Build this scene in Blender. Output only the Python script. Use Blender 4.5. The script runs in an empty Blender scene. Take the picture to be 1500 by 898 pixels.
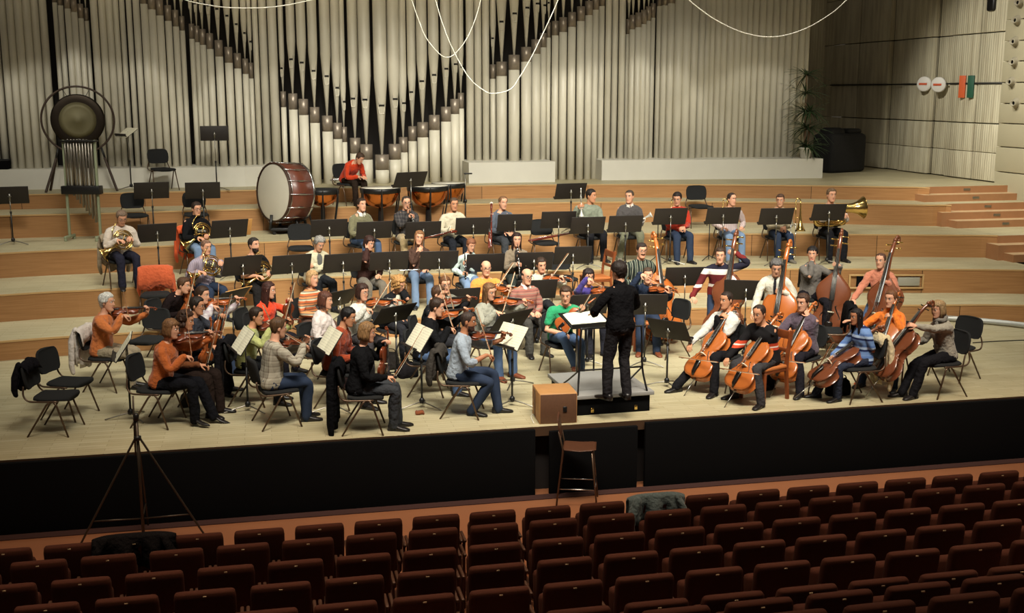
import bpy, bmesh, math, random
import numpy as np
from mathutils import Vector, Matrix, Quaternion
random.seed(7)
SC = bpy.context.scene
COL = SC.collection
R = math.radians
# ------------------------------------------------------------------ camera
F_PX, CAM_H, YAW, PITCH = 1678.0, 4.0, R(12.3), R(10.6)
cd = bpy.data.cameras.new('camera')
cam = bpy.data.objects.new('camera', cd)
COL.objects.link(cam)
cd.sensor_width = 36.0
cd.lens = 36.0 * F_PX / 1500.0
cd.clip_end = 200
cam.location = (0, 0, CAM_H)
cam.rotation_euler = (math.pi / 2 - PITCH, 0, -YAW)
SC.camera = cam
# ------------------------------------------------------------------ colour management, world
SC.view_settings.view_transform = 'Standard'
SC.view_settings.look = 'None'
SC.view_settings.exposure = 0.0
SC.view_settings.gamma = 1.0
SC.view_settings.use_curve_mapping = False
wd = bpy.data.worlds.new('hall_dim')
SC.world = wd
wd.use_nodes = True
wd.node_tree.nodes['Background'].inputs[0].default_value = (1.0, 0.86, 0.66, 1)
wd.node_tree.nodes['Background'].inputs[1].default_value = 0.07
# ------------------------------------------------------------------ lamps of the hall (hung above the stage and the stalls) and added fill lights
LAMP_COL = (1.0, 0.965, 0.84)
def spot(name, loc, aim, watts, cone, blend=0.35, radius=0.22, col=LAMP_COL):
    ld = bpy.data.lights.new(name, 'SPOT')
    ld.energy = watts; ld.spot_size = R(cone); ld.spot_blend = blend
    ld.shadow_soft_size = radius; ld.color = col
    o = bpy.data.objects.new(name, ld); COL.objects.link(o)
    o.location = loc
    d = Vector(aim) - Vector(loc)
    o.rotation_euler = d.to_track_quat('-Z', 'Y').to_euler()
    return o
for sx in (-4.0, -0.2, 3.6, 7.4, 11.2):                       # front row of stage lamps
    spot('stage_spot', (sx, 15.6, 10.5), (sx, 17.2, 0), 240, 76, 0.5, .5)
for sx in (-8.4, -5.0, -1.2, 2.6, 6.4, 10.2, 13.6):                 # rear row, whose cones end on the organ
    spot('stage_spot', (sx, 19.6, 10.2), (sx, 21.0, 0), 520, 72, 0.5, .5)
for i, sx in enumerate((-6.6, -3.2, 0.0, 3.0, 5.9, 8.9, 11.6)):         # lamps aimed at the foot of the organ, their cones ending half way up
    spot('organ_spot', (sx, 18.2, 9.6), (sx + .4 * (-1) ** i, 25.6, 1.2), 980, 37 + 2 * (i % 2), 0.22, .06, (1.0, 0.97, 0.86))
def area(name, loc, aim, watts, sx, sy, spread=180, col=LAMP_COL):
    ld = bpy.data.lights.new(name, 'AREA')
    ld.energy = watts; ld.shape = 'RECTANGLE'; ld.size = sx; ld.size_y = sy; ld.spread = R(spread); ld.color = col
    o = bpy.data.objects.new(name, ld); COL.objects.link(o)
    o.location = loc
    d = Vector(aim) - Vector(loc)
    o.rotation_euler = d.to_track_quat('-Z', 'Y').to_euler()
    return o
area('front_of_house_light', (3.5, 7.5, 11.5), (4.5, 18.5, 1.0), 820, 9, 1.5, 62)
for wx, wy in ((8.5, 16.5), (8.0, 19.5)): spot('side_wall_fill', (wx, wy, 9.0), (16.4, wy + 4.0, 3.2), 2900, 42, .6, .4)  # fills added to brighten the side wall beyond the stage lamps' cones
area('upper_organ_fill', (0.5, 11.0, 13.0), (2.5, 26.0, 9.0), 270, 11, 4, 46, (1.0, 0.88, 0.64))  # soft fill added to lift the upper organ pipes
area('house_light', (4.0, 9.2, 11.0), (4.0, 9.0, -1), 420, 16, 1.5, 62, (1.0, 0.72, 0.48))

# ------------------------------------------------------------------ geometry helpers
_F = Vector((math.sin(YAW) * math.cos(PITCH), math.cos(YAW) * math.cos(PITCH), -math.sin(PITCH)))
_R = Vector((math.cos(YAW), -math.sin(YAW), 0))
_U = _R.cross(_F)
def ray(x, y): return _F + _R * ((x - 750) / F_PX) - _U * ((y - 449) / F_PX)
def at(x, y, z):
    "survey: the point at height z that the photograph shows at (x, y)"
    r = ray(x, y); return Vector((0, 0, CAM_H)) + r * ((z - CAM_H) / r.z)
def atY(x, y, Y):
    r = ray(x, y); return Vector((0, 0, CAM_H)) + r * (Y / r.y)
def atX(x, y, X):
    r = ray(x, y); return Vector((0, 0, CAM_H)) + r * (X / r.x)

class MB:
    "collects shapes for ONE mesh"
    def __init__(s): s.v = []; s.f = []; s.m = []; s.sm = []
    def add(s, vs, fs, mat=0, smooth=False):
        b = len(s.v); s.v.extend([tuple(v) for v in vs])
        for f in fs: s.f.append([b + i for i in f]); s.m.append(mat); s.sm.append(smooth)
        return s
    def box(s, c, size, M=None, mat=0, bev=0.0):
        x, y, z = [k / 2 for k in size]
        if bev > 0:
            bm = bmesh.new(); bmesh.ops.create_cube(bm, size=1)
            for v in bm.verts: v.co = Vector((v.co.x * 2 * x, v.co.y * 2 * y, v.co.z * 2 * z))
            bmesh.ops.bevel(bm, geom=bm.edges[:], offset=min(bev, x * .95, y * .95, z * .95), segments=2, profile=.5, affect='EDGES')
            bm.verts.index_update()
            vs = [v.co.copy() for v in bm.verts]; fs = [[v.index for v in f.verts] for f in bm.faces]; bm.free()
        else:
            vs = [Vector((i, j, k)) for i in (-x, x) for j in (-y, y) for k in (-z, z)]
            fs = [(0, 1, 3, 2), (4, 6, 7, 5), (0, 4, 5, 1), (2, 3, 7, 6), (0, 2, 6, 4), (1, 5, 7, 3)]
        vs = [(M @ v if M else v) + Vector(c) for v in vs]
        return s.add(vs, fs, mat, bev > 0)
    def prism(s, poly, z0, z1, mt=0, ms=None):
        n = len(poly); ms = mt if ms is None else ms
        vs = [(p[0], p[1], z0) for p in poly] + [(p[0], p[1], z1) for p in poly]
        s.add(vs, [list(range(n))[::-1]], ms); s.f[-1:] = [s.f[-1]]
        b = len(s.v) - 2 * n
        s.f.append([b + n + i for i in range(n)]); s.m.append(mt); s.sm.append(False)
        for i in range(n):
            j = (i + 1) % n
            s.f.append([b + i, b + j, b + n + j, b + n + i]); s.m.append(ms); s.sm.append(False)
        return s
    def rings(s, rs, mat=0, smooth=True, cap=True, closed=True):
        "loft through rings of equal length"
        n = len(rs[0]); vs = [p for r in rs for p in r]; fs = []
        for i in range(len(rs) - 1):
            for j in range(n if closed else n - 1):
                k = (j + 1) % n
                fs.append((i * n + j, i * n + k, (i + 1) * n + k, (i + 1) * n + j))
        if cap:
            fs.append(list(range(n))[::-1]); fs.append([(len(rs) - 1) * n + j for j in range(n)])
        return s.add(vs, fs, mat, smooth)
    def tube(s, pts, rad, n=8, mat=0, round_ends=False, flat=1.0, smooth=True):
        return s.rings(tube_rings(pts, rad, n, round_ends, flat), mat, smooth)
    def lathe(s, prof, n=24, M=None, mat=0, smooth=True, cap=True):
        "prof: (radius, z) from bottom to top"
        rs = []
        for r, z in prof:
            ring = [Vector((r * math.cos(2 * math.pi * k / n), r * math.sin(2 * math.pi * k / n), z)) for k in range(n)]
            rs.append([M @ p for p in ring] if M else ring)
        return s.rings(rs, mat, smooth, cap)
    def sphere(s, c, rad, nu=12, nv=8, mat=0, M=None):
        rx, ry, rz = rad if hasattr(rad, '__len__') else (rad,) * 3
        rs = []
        for i in range(nv + 1):
            t = math.pi * (0.02 + 0.96 * i / nv)
            ring = [Vector((rx * math.sin(t) * math.cos(2 * math.pi * k / nu), ry * math.sin(t) * math.sin(2 * math.pi * k / nu), -rz * math.cos(t))) for k in range(nu)]
            rs.append([(M @ p if M else p) + Vector(c) for p in ring])
        return s.rings(rs, mat)
    def mesh(s, name, mats):
        me = bpy.data.meshes.new(name)
        me.from_pydata([tuple(v) for v in s.v], [], s.f)
        for m in (mats if isinstance(mats, (list, tuple)) else [mats]): me.materials.append(m)
        me.polygons.foreach_set('material_index', s.m)
        me.polygons.foreach_set('use_smooth', s.sm)
        me.update()
        return me
    def build(s, name, mats, parent=None):
        return link(name, s.mesh(name, mats), parent)
def link(name, data, parent=None):
    o = bpy.data.objects.new(name, data); COL.objects.link(o)
    if parent is not None: o.parent = parent
    return o
def frame_of(d, up=None):
    d = d.normalized(); up = up or (Vector((0, 0, 1)) if abs(d.z) < .95 else Vector((0, 1, 0)))
    x = up.cross(d).normalized(); return x, d.cross(x).normalized()
def tube_rings(pts, rad, n=8, round_ends=False, flat=1.0):
    pts = [Vector(p) for p in pts]
    rad = list(rad) if hasattr(rad, '__len__') else [rad] * len(pts)
    tang = []
    for i in range(len(pts)):
        a = pts[max(i - 1, 0)]; b = pts[min(i + 1, len(pts) - 1)]
        t = (b - a); tang.append(t.normalized() if t.length > 1e-9 else Vector((0, 0, 1)))
    x, y = frame_of(tang[0])
    fr = [(x, y)]
    for i in range(1, len(pts)):
        q = tang[i - 1].rotation_difference(tang[i]); x = q @ x; y = q @ y; fr.append((x, y))
    if round_ends:
        P, Q, G = [], [], []
        e0 = [(-.98, .2), (-.75, .66), (-.35, .94)]
        for u, w in e0: P.append(pts[0] + tang[0] * rad[0] * u); Q.append(rad[0] * w); G.append(fr[0])
        P += pts; Q += rad; G += fr
        for u, w in e0[::-1]: P.append(pts[-1] - tang[-1] * rad[-1] * u); Q.append(rad[-1] * w); G.append(fr[-1])
        pts, rad, fr = P, Q, G
    out = []
    for p, r, (x, y) in zip(pts, rad, fr):
        out.append([p + x * (r * math.cos(2 * math.pi * k / n)) + y * (r * flat * math.sin(2 * math.pi * k / n)) for k in range(n)])
    return out
def smooth_curve(P, n=8):
    "Catmull-Rom through the points"
    P = [Vector(p) for p in P]; Q = [P[0] * 2 - P[1]] + P + [P[-1] * 2 - P[-2]]; out = []
    for i in range(1, len(Q) - 2):
        p0, p1, p2, p3 = Q[i - 1:i + 3]
        for k in range(n):
            t = k / n
            out.append(.5 * ((2 * p1) + (p2 - p0) * t + (2 * p0 - 5 * p1 + 4 * p2 - p3) * t * t + (3 * p1 - p0 - 3 * p2 + p3) * t ** 3))
    out.append(P[-1]); return out
def empty(name, loc=(0, 0, 0), rz=0.0):
    o = bpy.data.objects.new(name, None); COL.objects.link(o)
    o.location = loc; o.rotation_euler = (0, 0, rz); o.empty_display_size = .1
    return o
def tag(o, label, cat, group=None, kind=None):
    o['label'] = label; o['category'] = cat
    if group: o['group'] = group
    if kind: o['kind'] = kind
    return o
def struct(o, label=None):
    o['kind'] = 'structure'
    if label: o['label'] = label
    return o
def copy_tree(o, kids, parent=None):
    "copy a thing with its parts and sub-parts (kids: dict object -> children)"
    c = o.copy(); COL.objects.link(c)
    if parent is not None: c.parent = parent
    for ch in kids.get(o.name, []): copy_tree(ch, kids, c)
    return c
def kids_of(root):
    d = {}
    def rec(o):
        d[o.name] = list(o.children)
        for c in o.children: rec(c)
    rec(root); return d

# ------------------------------------------------------------------ materials
_mats = {}
def rgb(h):
    "sRGB 0-255 triple to linear"
    return tuple(((c / 255 / 12.92) if c / 255 <= .04045 else ((c / 255 + .055) / 1.055) ** 2.4) for c in h) + (1,)
def nodes(m): return m.node_tree.nodes, m.node_tree.links
def mat(name, col, rough=.6, metal=0.0, noise=0.0, nscale=12, bump=0.0, bscale=200, sheen=0.0, coat=0.0, spec=.5):
    if name in _mats: return _mats[name]
    m = bpy.data.materials.new(name); m.use_nodes = True; _mats[name] = m
    N, L = nodes(m); b = N['Principled BSDF']
    c = rgb(col) if max(col) > 1.0 else tuple(col) + (1,)
    b.inputs['Base Color'].default_value = c
    b.inputs['Roughness'].default_value = rough; b.inputs['Metallic'].default_value = metal
    b.inputs['Specular IOR Level'].default_value = spec
    if sheen: b.inputs['Sheen Weight'].default_value = sheen
    if coat: b.inputs['Coat Weight'].default_value = coat; b.inputs['Coat Roughness'].default_value = .15
    if noise or bump:
        tc = N.new('ShaderNodeTexCoord')
        if noise:
            t = N.new('ShaderNodeTexNoise'); t.inputs['Scale'].default_value = nscale; t.inputs['Detail'].default_value = 4
            L.new(tc.outputs['Object'], t.inputs['Vector'])
            mx = N.new('ShaderNodeMix'); mx.data_type = 'RGBA'
            mx.inputs[6].default_value = tuple(k * (1 - noise) for k in c[:3]) + (1,)
            mx.inputs[7].default_value = tuple(min(1, k * (1 + noise)) for k in c[:3]) + (1,)
            L.new(t.outputs['Fac'], mx.inputs[0]); L.new(mx.outputs[2], b.inputs['Base Color'])
        if bump:
            t2 = N.new('ShaderNodeTexNoise'); t2.inputs['Scale'].default_value = bscale; t2.inputs['Detail'].default_value = 3
            L.new(tc.outputs['Object'], t2.inputs['Vector'])
            bp = N.new('ShaderNodeBump'); bp.inputs['Strength'].default_value = bump; bp.inputs['Distance'].default_value = .01 if bscale > 40 else .035
            L.new(t2.outputs['Fac'], bp.inputs['Height']); L.new(bp.outputs['Normal'], b.inputs['Normal'])
    return m
def hair_mat(col):
    nm = 'hair_%d_%d_%d' % col
    if nm in _mats: return _mats[nm]
    m = bpy.data.materials.new(nm); m.use_nodes = True; N, L = nodes(m); b = N['Principled BSDF']; _mats[nm] = m
    tc = N.new('ShaderNodeTexCoord'); mp = N.new('ShaderNodeMapping'); mp.inputs['Scale'].default_value = (95, 95, 16); L.new(tc.outputs['Object'], mp.inputs['Vector'])
    t = N.new('ShaderNodeTexNoise'); t.inputs['Scale'].default_value = 1; t.inputs['Detail'].default_value = 3; L.new(mp.outputs['Vector'], t.inputs['Vector'])
    c = rgb(col); cr = N.new('ShaderNodeValToRGB'); cr.color_ramp.elements[0].position = .33; cr.color_ramp.elements[1].position = .68
    cr.color_ramp.elements[0].color = tuple(k * .45 for k in c[:3]) + (1,); cr.color_ramp.elements[1].color = tuple(min(1, k * 1.45) for k in c[:3]) + (1,)
    L.new(t.outputs['Fac'], cr.inputs[0]); L.new(cr.outputs[0], b.inputs['Base Color'])
    bp = N.new('ShaderNodeBump'); bp.inputs['Strength'].default_value = .7; bp.inputs['Distance'].default_value = .012
    L.new(t.outputs['Fac'], bp.inputs['Height']); L.new(bp.outputs['Normal'], b.inputs['Normal'])
    b.inputs['Roughness'].default_value = .55; b.inputs['Specular IOR Level'].default_value = .3
    return m
def floor_mat(name, c1, c2, c3, rough=.45, row=.085, length=.62):
    m = bpy.data.materials.new(name); m.use_nodes = True; N, L = nodes(m); b = N['Principled BSDF']
    tc = N.new('ShaderNodeTexCoord')
    br = N.new('ShaderNodeTexBrick'); br.offset = .5
    br.inputs['Color1'].default_value = rgb(c1); br.inputs['Color2'].default_value = rgb(c2); br.inputs['Mortar'].default_value = rgb(c3)
    br.inputs['Scale'].default_value = 1; br.inputs['Mortar Size'].default_value = .0022
    br.inputs['Brick Width'].default_value = length; br.inputs['Row Height'].default_value = row
    L.new(tc.outputs['Object'], br.inputs['Vector'])
    n = N.new('ShaderNodeTexNoise'); n.inputs['Scale'].default_value = .9; n.inputs['Detail'].default_value = 5
    L.new(tc.outputs['Object'], n.inputs['Vector'])
    mp = N.new('ShaderNodeMapping'); mp.inputs['Scale'].default_value = (3, 55, 3); L.new(tc.outputs['Object'], mp.inputs['Vector'])
    n2 = N.new('ShaderNodeTexNoise'); n2.inputs['Scale'].default_value = 1; L.new(mp.outputs['Vector'], n2.inputs['Vector'])
    mx = N.new('ShaderNodeMix'); mx.data_type = 'RGBA'; mx.blend_type = 'MULTIPLY'; mx.inputs[0].default_value = .55
    cr = N.new('ShaderNodeValToRGB'); cr.color_ramp.elements[0].color = (.72, .70, .66, 1); cr.color_ramp.elements[1].color = (1.12, 1.12, 1.1, 1)
    cr.color_ramp.elements[0].position = .3; cr.color_ramp.elements[1].position = .7
    L.new(n.outputs['Fac'], cr.inputs[0]); L.new(br.outputs['Color'], mx.inputs[6]); L.new(cr.outputs[0], mx.inputs[7])
    mx2 = N.new('ShaderNodeMix'); mx2.data_type = 'RGBA'; mx2.blend_type = 'MULTIPLY'; mx2.inputs[0].default_value = .35
    L.new(mx.outputs[2], mx2.inputs[6]); L.new(n2.outputs['Fac'], mx2.inputs[7])
    L.new(mx2.outputs[2], b.inputs['Base Color']); b.inputs['Roughness'].default_value = rough
    b.inputs['Specular IOR Level'].default_value = .35
    return m
def veneer_mat(name, c1, c2, panel=2.4, rough=.45):
    "wood veneer in wide panels, grain running along the panels"
    m = bpy.data.materials.new(name); m.use_nodes = True; N, L = nodes(m); b = N['Principled BSDF']
    tc = N.new('ShaderNodeTexCoord')
    mp = N.new('ShaderNodeMapping'); mp.inputs['Scale'].default_value = (1.2, 1.2, 40); L.new(tc.outputs['Object'], mp.inputs['Vector'])
    n = N.new('ShaderNodeTexNoise'); n.inputs['Scale'].default_value = 1.5; n.inputs['Detail'].default_value = 6; L.new(mp.outputs['Vector'], n.inputs['Vector'])
    cr = N.new('ShaderNodeValToRGB'); cr.color_ramp.elements[0].color = rgb(c1); cr.color_ramp.elements[1].color = rgb(c2)
    cr.color_ramp.elements[0].position = .3; cr.color_ramp.elements[1].position = .72
    L.new(n.outputs['Fac'], cr.inputs[0])
    sx = N.new('ShaderNodeSeparateXYZ'); L.new(tc.outputs['Object'], sx.inputs[0])
    dv = N.new('ShaderNodeMath'); dv.operation = 'DIVIDE'; dv.inputs[1].default_value = panel; L.new(sx.outputs['X'], dv.inputs[0])
    fl = N.new('ShaderNodeMath'); fl.operation = 'FLOOR'; L.new(dv.outputs[0], fl.inputs[0])
    wn = N.new('ShaderNodeTexWhiteNoise'); wn.noise_dimensions = '1D'; L.new(fl.outputs[0], wn.inputs['W'])
    mr = N.new('ShaderNodeMapRange'); mr.inputs['To Min'].default_value = .88; mr.inputs['To Max'].default_value = 1.1; L.new(wn.outputs['Value'], mr.inputs['Value'])
    fr = N.new('ShaderNodeMath'); fr.operation = 'FRACT'; L.new(dv.outputs[0], fr.inputs[0])
    gt = N.new('ShaderNodeMath'); gt.operation = 'GREATER_THAN'; gt.inputs[1].default_value = .004; L.new(fr.outputs[0], gt.inputs[0])
    m1 = N.new('ShaderNodeMath'); m1.operation = 'MULTIPLY'; L.new(mr.outputs[0], m1.inputs[0]); L.new(gt.outputs[0], m1.inputs[1])
    mx = N.new('ShaderNodeMix'); mx.data_type = 'RGBA'; mx.blend_type = 'MULTIPLY'; mx.inputs[0].default_value = 1
    L.new(cr.outputs[0], mx.inputs[6]); L.new(m1.outputs[0], mx.inputs[7]); L.new(mx.outputs[2], b.inputs['Base Color'])
    b.inputs['Roughness'].default_value = rough; b.inputs['Specular IOR Level'].default_value = .35
    return m
def stripes_mat(name, stops, period, axis='Z', rough=.85, axis2=None, stops2=None, period2=None, wob=0.0):
    "woven stripes across one axis of the garment (a second set makes a check)"
    if name in _mats: return _mats[name]
    m = bpy.data.materials.new(name); m.use_nodes = True; N, L = nodes(m); b = N['Principled BSDF']; _mats[name] = m
    tc = N.new('ShaderNodeTexCoord'); sx = N.new('ShaderNodeSeparateXYZ'); L.new(tc.outputs['Object'], sx.inputs[0])
    def ramp(ax, st, per):
        d = N.new('ShaderNodeMath'); d.operation = 'DIVIDE'; d.inputs[1].default_value = per; L.new(sx.outputs[ax], d.inputs[0])
        f = N.new('ShaderNodeMath'); f.operation = 'FRACT'; L.new(d.outputs[0], f.inputs[0])
        c = N.new('ShaderNodeValToRGB'); c.color_ramp.interpolation = 'CONSTANT'
        while len(c.color_ramp.elements) < len(st): c.color_ramp.elements.new(.5)
        for e, (p, k) in zip(c.color_ramp.elements, st): e.position = p; e.color = rgb(k)
        L.new(f.outputs[0], c.inputs[0]); return c
    a = ramp(axis, stops, period)
    if axis2:
        c = ramp(axis2, stops2, period2)
        mx = N.new('ShaderNodeMix'); mx.data_type = 'RGBA'; mx.inputs[0].default_value = .5
        L.new(a.outputs[0], mx.inputs[6]); L.new(c.outputs[0], mx.inputs[7]); L.new(mx.outputs[2], b.inputs['Base Color'])
    else: L.new(a.outputs[0], b.inputs['Base Color'])
    b.inputs['Roughness'].default_value = rough; b.inputs['Specular IOR Level'].default_value = .2
    return m
def cloth(col, name=None):
    nm = name or 'cloth_%02x%02x%02x' % tuple(int(c) for c in col)
    return mat(nm, col, .9, 0, .10, 9, .8, 17, 0.15 if sum(col) > 200 else 0.0, spec=.15 if sum(col) > 200 else .06)

M_BLACK = mat('black_metal', (16, 15, 15), .45)
M_CHROME = mat('chrome', (200, 200, 200), .22, 1.0)
M_STEEL = mat('brushed_steel', (150, 146, 138), .35, 1.0)
M_BRASS = mat('lacquered_brass', (214, 182, 112), .2, 1.0, .06, 30)
M_FABRIC = mat('chair_fabric', (36, 36, 36), .95, 0, .15, 60, .4, 300, spec=.2)
M_TUBE = mat('chair_tube', (92, 72, 56), .35, .6)
M_WOODCHAIR = mat('stained_wood', (122, 62, 30), .4, 0, .25, 14)
M_VIOLIN = mat('violin_varnish', (158, 80, 36), .22, 0, .22, 16, coat=.5)
M_VIOLIN2 = mat('dark_varnish', (112, 52, 28), .22, 0, .22, 16, coat=.5)
M_CELLO = mat('cello_varnish', (176, 96, 42), .25, 0, .18, 7, coat=.5)
M_CELLO2 = mat('red_cello_varnish', (112, 62, 38), .25, 0, .2, 7, coat=.5)
M_EBONY = mat('ebony', (22, 18, 16), .3, spec=.6)
M_BOWWOOD = mat('bow_wood', (150, 96, 56), .35)
M_HAIRWHITE = mat('horsehair', (226, 216, 190), .6)
M_IVORY = mat('paper', (236, 232, 210), .8, 0, .05, 30)
M_DESK = mat('desk_lacquer', (34, 27, 23), .6, 0, .1, 20)
M_WHITE = mat('white_lacquer', (226, 222, 208), .5)
M_DARKWOOD = mat('dark_wood', (60, 36, 22), .5)
# ------------------------------------------------------------------ stage floor and risers
M_FLOOR = floor_mat('stage_parquet', (204, 194, 160), (190, 178, 142), (146, 130, 98))
M_TREAD = floor_mat('riser_parquet', (206, 196, 162), (194, 182, 146), (148, 132, 100), .5)
M_VENEER = veneer_mat('riser_veneer', (154, 110, 68), (176, 130, 84))
M_NOSE = mat('oak_nosing', (186, 150, 100), .5)
LV = [0, .3, .75, 1.2, 1.65, 1.95]
CURVES = {
 1: [(-10, 17.0), (-4, 18.15), (-2.7, 18.35), (0, 18.55), (4, 18.62), (8, 18.4), (12, 17.8), (13.1, 17.5), (17, 16.3)],
 2: [(-10, 18.3), (-4.2, 19.75), (-2.8, 19.95), (-.1, 20.4), (3, 20.45), (6.1, 20.2), (8.9, 19.75), (12.6, 18.9), (13.9, 18.5), (17, 17.4)],
 3: [(-10, 20.2), (-4.6, 21.55), (-3, 21.8), (-.5, 22.1), (3, 22.35), (6.6, 22.05), (9.6, 21.38), (13.5, 20.3), (14.3, 20.05), (17, 19.1)],
 4: [(-10, 22.8), (-5, 23.7), (-3.2, 23.78), (-.5, 24.0), (4.4, 24.1), (7.2, 23.95), (10.4, 23.3), (13.5, 21.95), (14.4, 21.7), (17, 20.8)],
 5: [(-10, 24.6), (-5.2, 24.92), (-.5, 25.05), (4.6, 25.2), (7.5, 24.95), (10.8, 24.1), (14.1, 22.75), (17, 21.6)]}
o = MB().prism([(-10, 13.05), (17, 13.05), (17, 18.0), (-10, 19.4)], -.12, 0, 0, 1).build('floor', [M_FLOOR, mat('stage_edge', (70, 50, 34), .5)])
struct(o, 'pale parquet stage floor')
for k in range(1, 6):
    front = [Vector((p[0], p[1])) for p in smooth_curve([(x, y, 0) for x, y in CURVES[k]], 6)]
    XE = 14.25
    if k > 2: front = [p for p in front if p.x < XE - .02] + [Vector((XE, max(p.y for p in front if p.x > XE - .05)))]
    if k < 5:
        back = [Vector((p[0], p[1] + .25)) for p in smooth_curve([(x, y, 0) for x, y in CURVES[k + 1]], 6)]
    else: back = [Vector((-10, 31)), Vector((XE, 31))]
    if 2 < k < 5: back = [p for p in back if p.x < XE - .02] + [Vector((XE, max(p.y for p in back if p.x > XE - .05)))]
    m = MB(); m.prism(front + back[::-1], LV[k - 1] - .02, LV[k], 0, 1)
    o = m.build('trim_riser', [M_TREAD, M_VENEER]); struct(o)
    m = MB()
    m.rings([[Vector((p.x, p.y - .012, LV[k] - .022)), Vector((p.x, p.y + .03, LV[k] - .022)), Vector((p.x, p.y + .03, LV[k] + .004)), Vector((p.x, p.y - .012, LV[k] + .004))] for p in front], smooth=False)
    struct(m.build('trim_nosing', M_NOSE))
# slim ventilation grilles and the pale inlay strips in the riser faces
m = MB()
for (x0, y0, x1, y1, Y) in ((1243, 408, 1350, 424, 18.0),):
    a = at(1243, 424, .38); b = at(1350, 424, .38)
# ------------------------------------------------------------------ stage front, auditorium floor
M_PIT = mat('black_felt', (9, 9, 10), .95, 0, .15, 2, spec=.1)
def wall_panel(x0, x1, z1, Y=13.0):
    return MB().box(((x0 + x1) / 2, Y, (z1 - .92) / 2), (x1 - x0, .06, z1 + .92), bev=.008)
o = wall_panel(-10, 3.12, -.015).build('wall_stage_front', M_PIT); struct(o, 'black felt stage front')
o = wall_panel(3.3, 4.42, -.05).build('wall_stage_front', M_PIT); struct(o)
o = wall_panel(4.52, 17, -.015).build('wall_stage_front', M_PIT); struct(o)
o = MB().box((3.5, 13.3, -.5), (14 + 13, .2, .84)).build('wall_pit_back', mat('pit_dark', (24, 16, 12), .9)); struct(o)
M_STRIP = mat('house_floor_wood', (132, 84, 54), .55, 0, .12, 3)
M_CARPET = mat('house_carpet', (52, 24, 18), .95, 0, .2, 40)
o = MB().box((3.5, 12.05, -.92), (27, 2.3, .14)).build('floor_stalls', M_STRIP); struct(o, 'reddish wooden floor of the stalls')
o = MB().box((3.5, 12.90, -.845), (27, .16, .012)).build('floor_carpet', M_CARPET); struct(o)
# unseen board added to stop the organ lamps spilling onto the risers
o = MB().box((3.5, 18.72, 8.62), (24, .03, 1.0)).build('added_spill_board', M_PIT); struct(o)
# ------------------------------------------------------------------ white plinths under the organ
M_PLINTH = mat('plinth_paint', (210, 206, 194), .6, 0, .05, 3)
def plinth(poly, z1, name='trim_plinth'):
    o = MB().prism(poly, 1.94, z1, 0, 0).build(name, M_PLINTH); struct(o, 'white plinth under organ pipes'); return o
plinth([(-10, 26.4), (-.35, 26.0), (.25, 26.3), (.25, 27.2), (-10, 27.6)], 2.38)
plinth([(4.63, 25.85), (6.66, 25.85), (6.66, 27.2), (4.63, 27.2)], 2.42)
plinth([(7.86, 26.1), (13.28, 25.62), (13.3, 27.2), (7.86, 27.2)], 2.42)
# ------------------------------------------------------------------ back wall behind the organ and concrete side wall
o = MB().box((1.8, 27.9, 5.0), (23.6, .25, 10)).build('wall_back', mat('organ_case_dark', (24, 17, 12), .8)); struct(o, 'dark wall behind the organ pipes')
M_CONC = mat('ribbed_concrete', (204, 196, 170), .85, 0, .10, 1.6, .25, 40)
def concrete():
    m = M_CONC; N, L = nodes(m); b = N['Principled BSDF']
    tc = N.new('ShaderNodeTexCoord'); sx = N.new('ShaderNodeSeparateXYZ'); L.new(tc.outputs['Object'], sx.inputs[0])
    ad = N.new('ShaderNodeMath'); ad.operation = 'ADD'; L.new(sx.outputs['X'], ad.inputs[0]); L.new(sx.outputs['Y'], ad.inputs[1])
    w = N.new('ShaderNodeMath'); w.operation = 'MULTIPLY'; w.inputs[1].default_value = 78; L.new(ad.outputs[0], w.inputs[0])
    s = N.new('ShaderNodeMath'); s.operation = 'SINE'; L.new(w.outputs[0], s.inputs[0])
    bp = N.new('ShaderNodeBump'); bp.inputs['Strength'].default_value = .22; bp.inputs['Distance'].default_value = .02
    L.new(s.outputs[0], bp.inputs['Height']); L.new(bp.outputs['Normal'], b.inputs['Normal'])
    g = N.new('ShaderNodeTexNoise'); g.inputs['Scale'].default_value = 1.0
    mp = N.new('ShaderNodeMapping'); mp.inputs['Scale'].default_value = (7, 7, .7); L.new(tc.outputs['Object'], mp.inputs['Vector']); L.new(mp.outputs['Vector'], g.inputs['Vector'])
    old = b.inputs['Base Color'].links[0].from_socket
    mx = N.new('ShaderNodeMix'); mx.data_type = 'RGBA'; mx.blend_type = 'MULTIPLY'; mx.inputs[0].default_value = .6
    cr = N.new('ShaderNodeValToRGB'); cr.color_ramp.elements[0].color = (.55, .5, .45, 1); cr.color_ramp.elements[0].position = .32; cr.color_ramp.elements[1].position = .6
    L.new(g.outputs['Fac'], cr.inputs[0]); L.new(old, mx.inputs[6]); L.new(cr.outputs[0], mx.inputs[7]); L.new(mx.outputs[2], b.inputs['Base Color'])
concrete()
XW = 16.45
M_JOINT = mat('joint_dark', (22, 18, 15), .9)
o = MB().box((XW + .55, 27.0, 4.5), (.3, 9, 9.2)).build('wall_right', M_JOINT); struct(o, 'dark backing of the concrete side wall')
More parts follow.
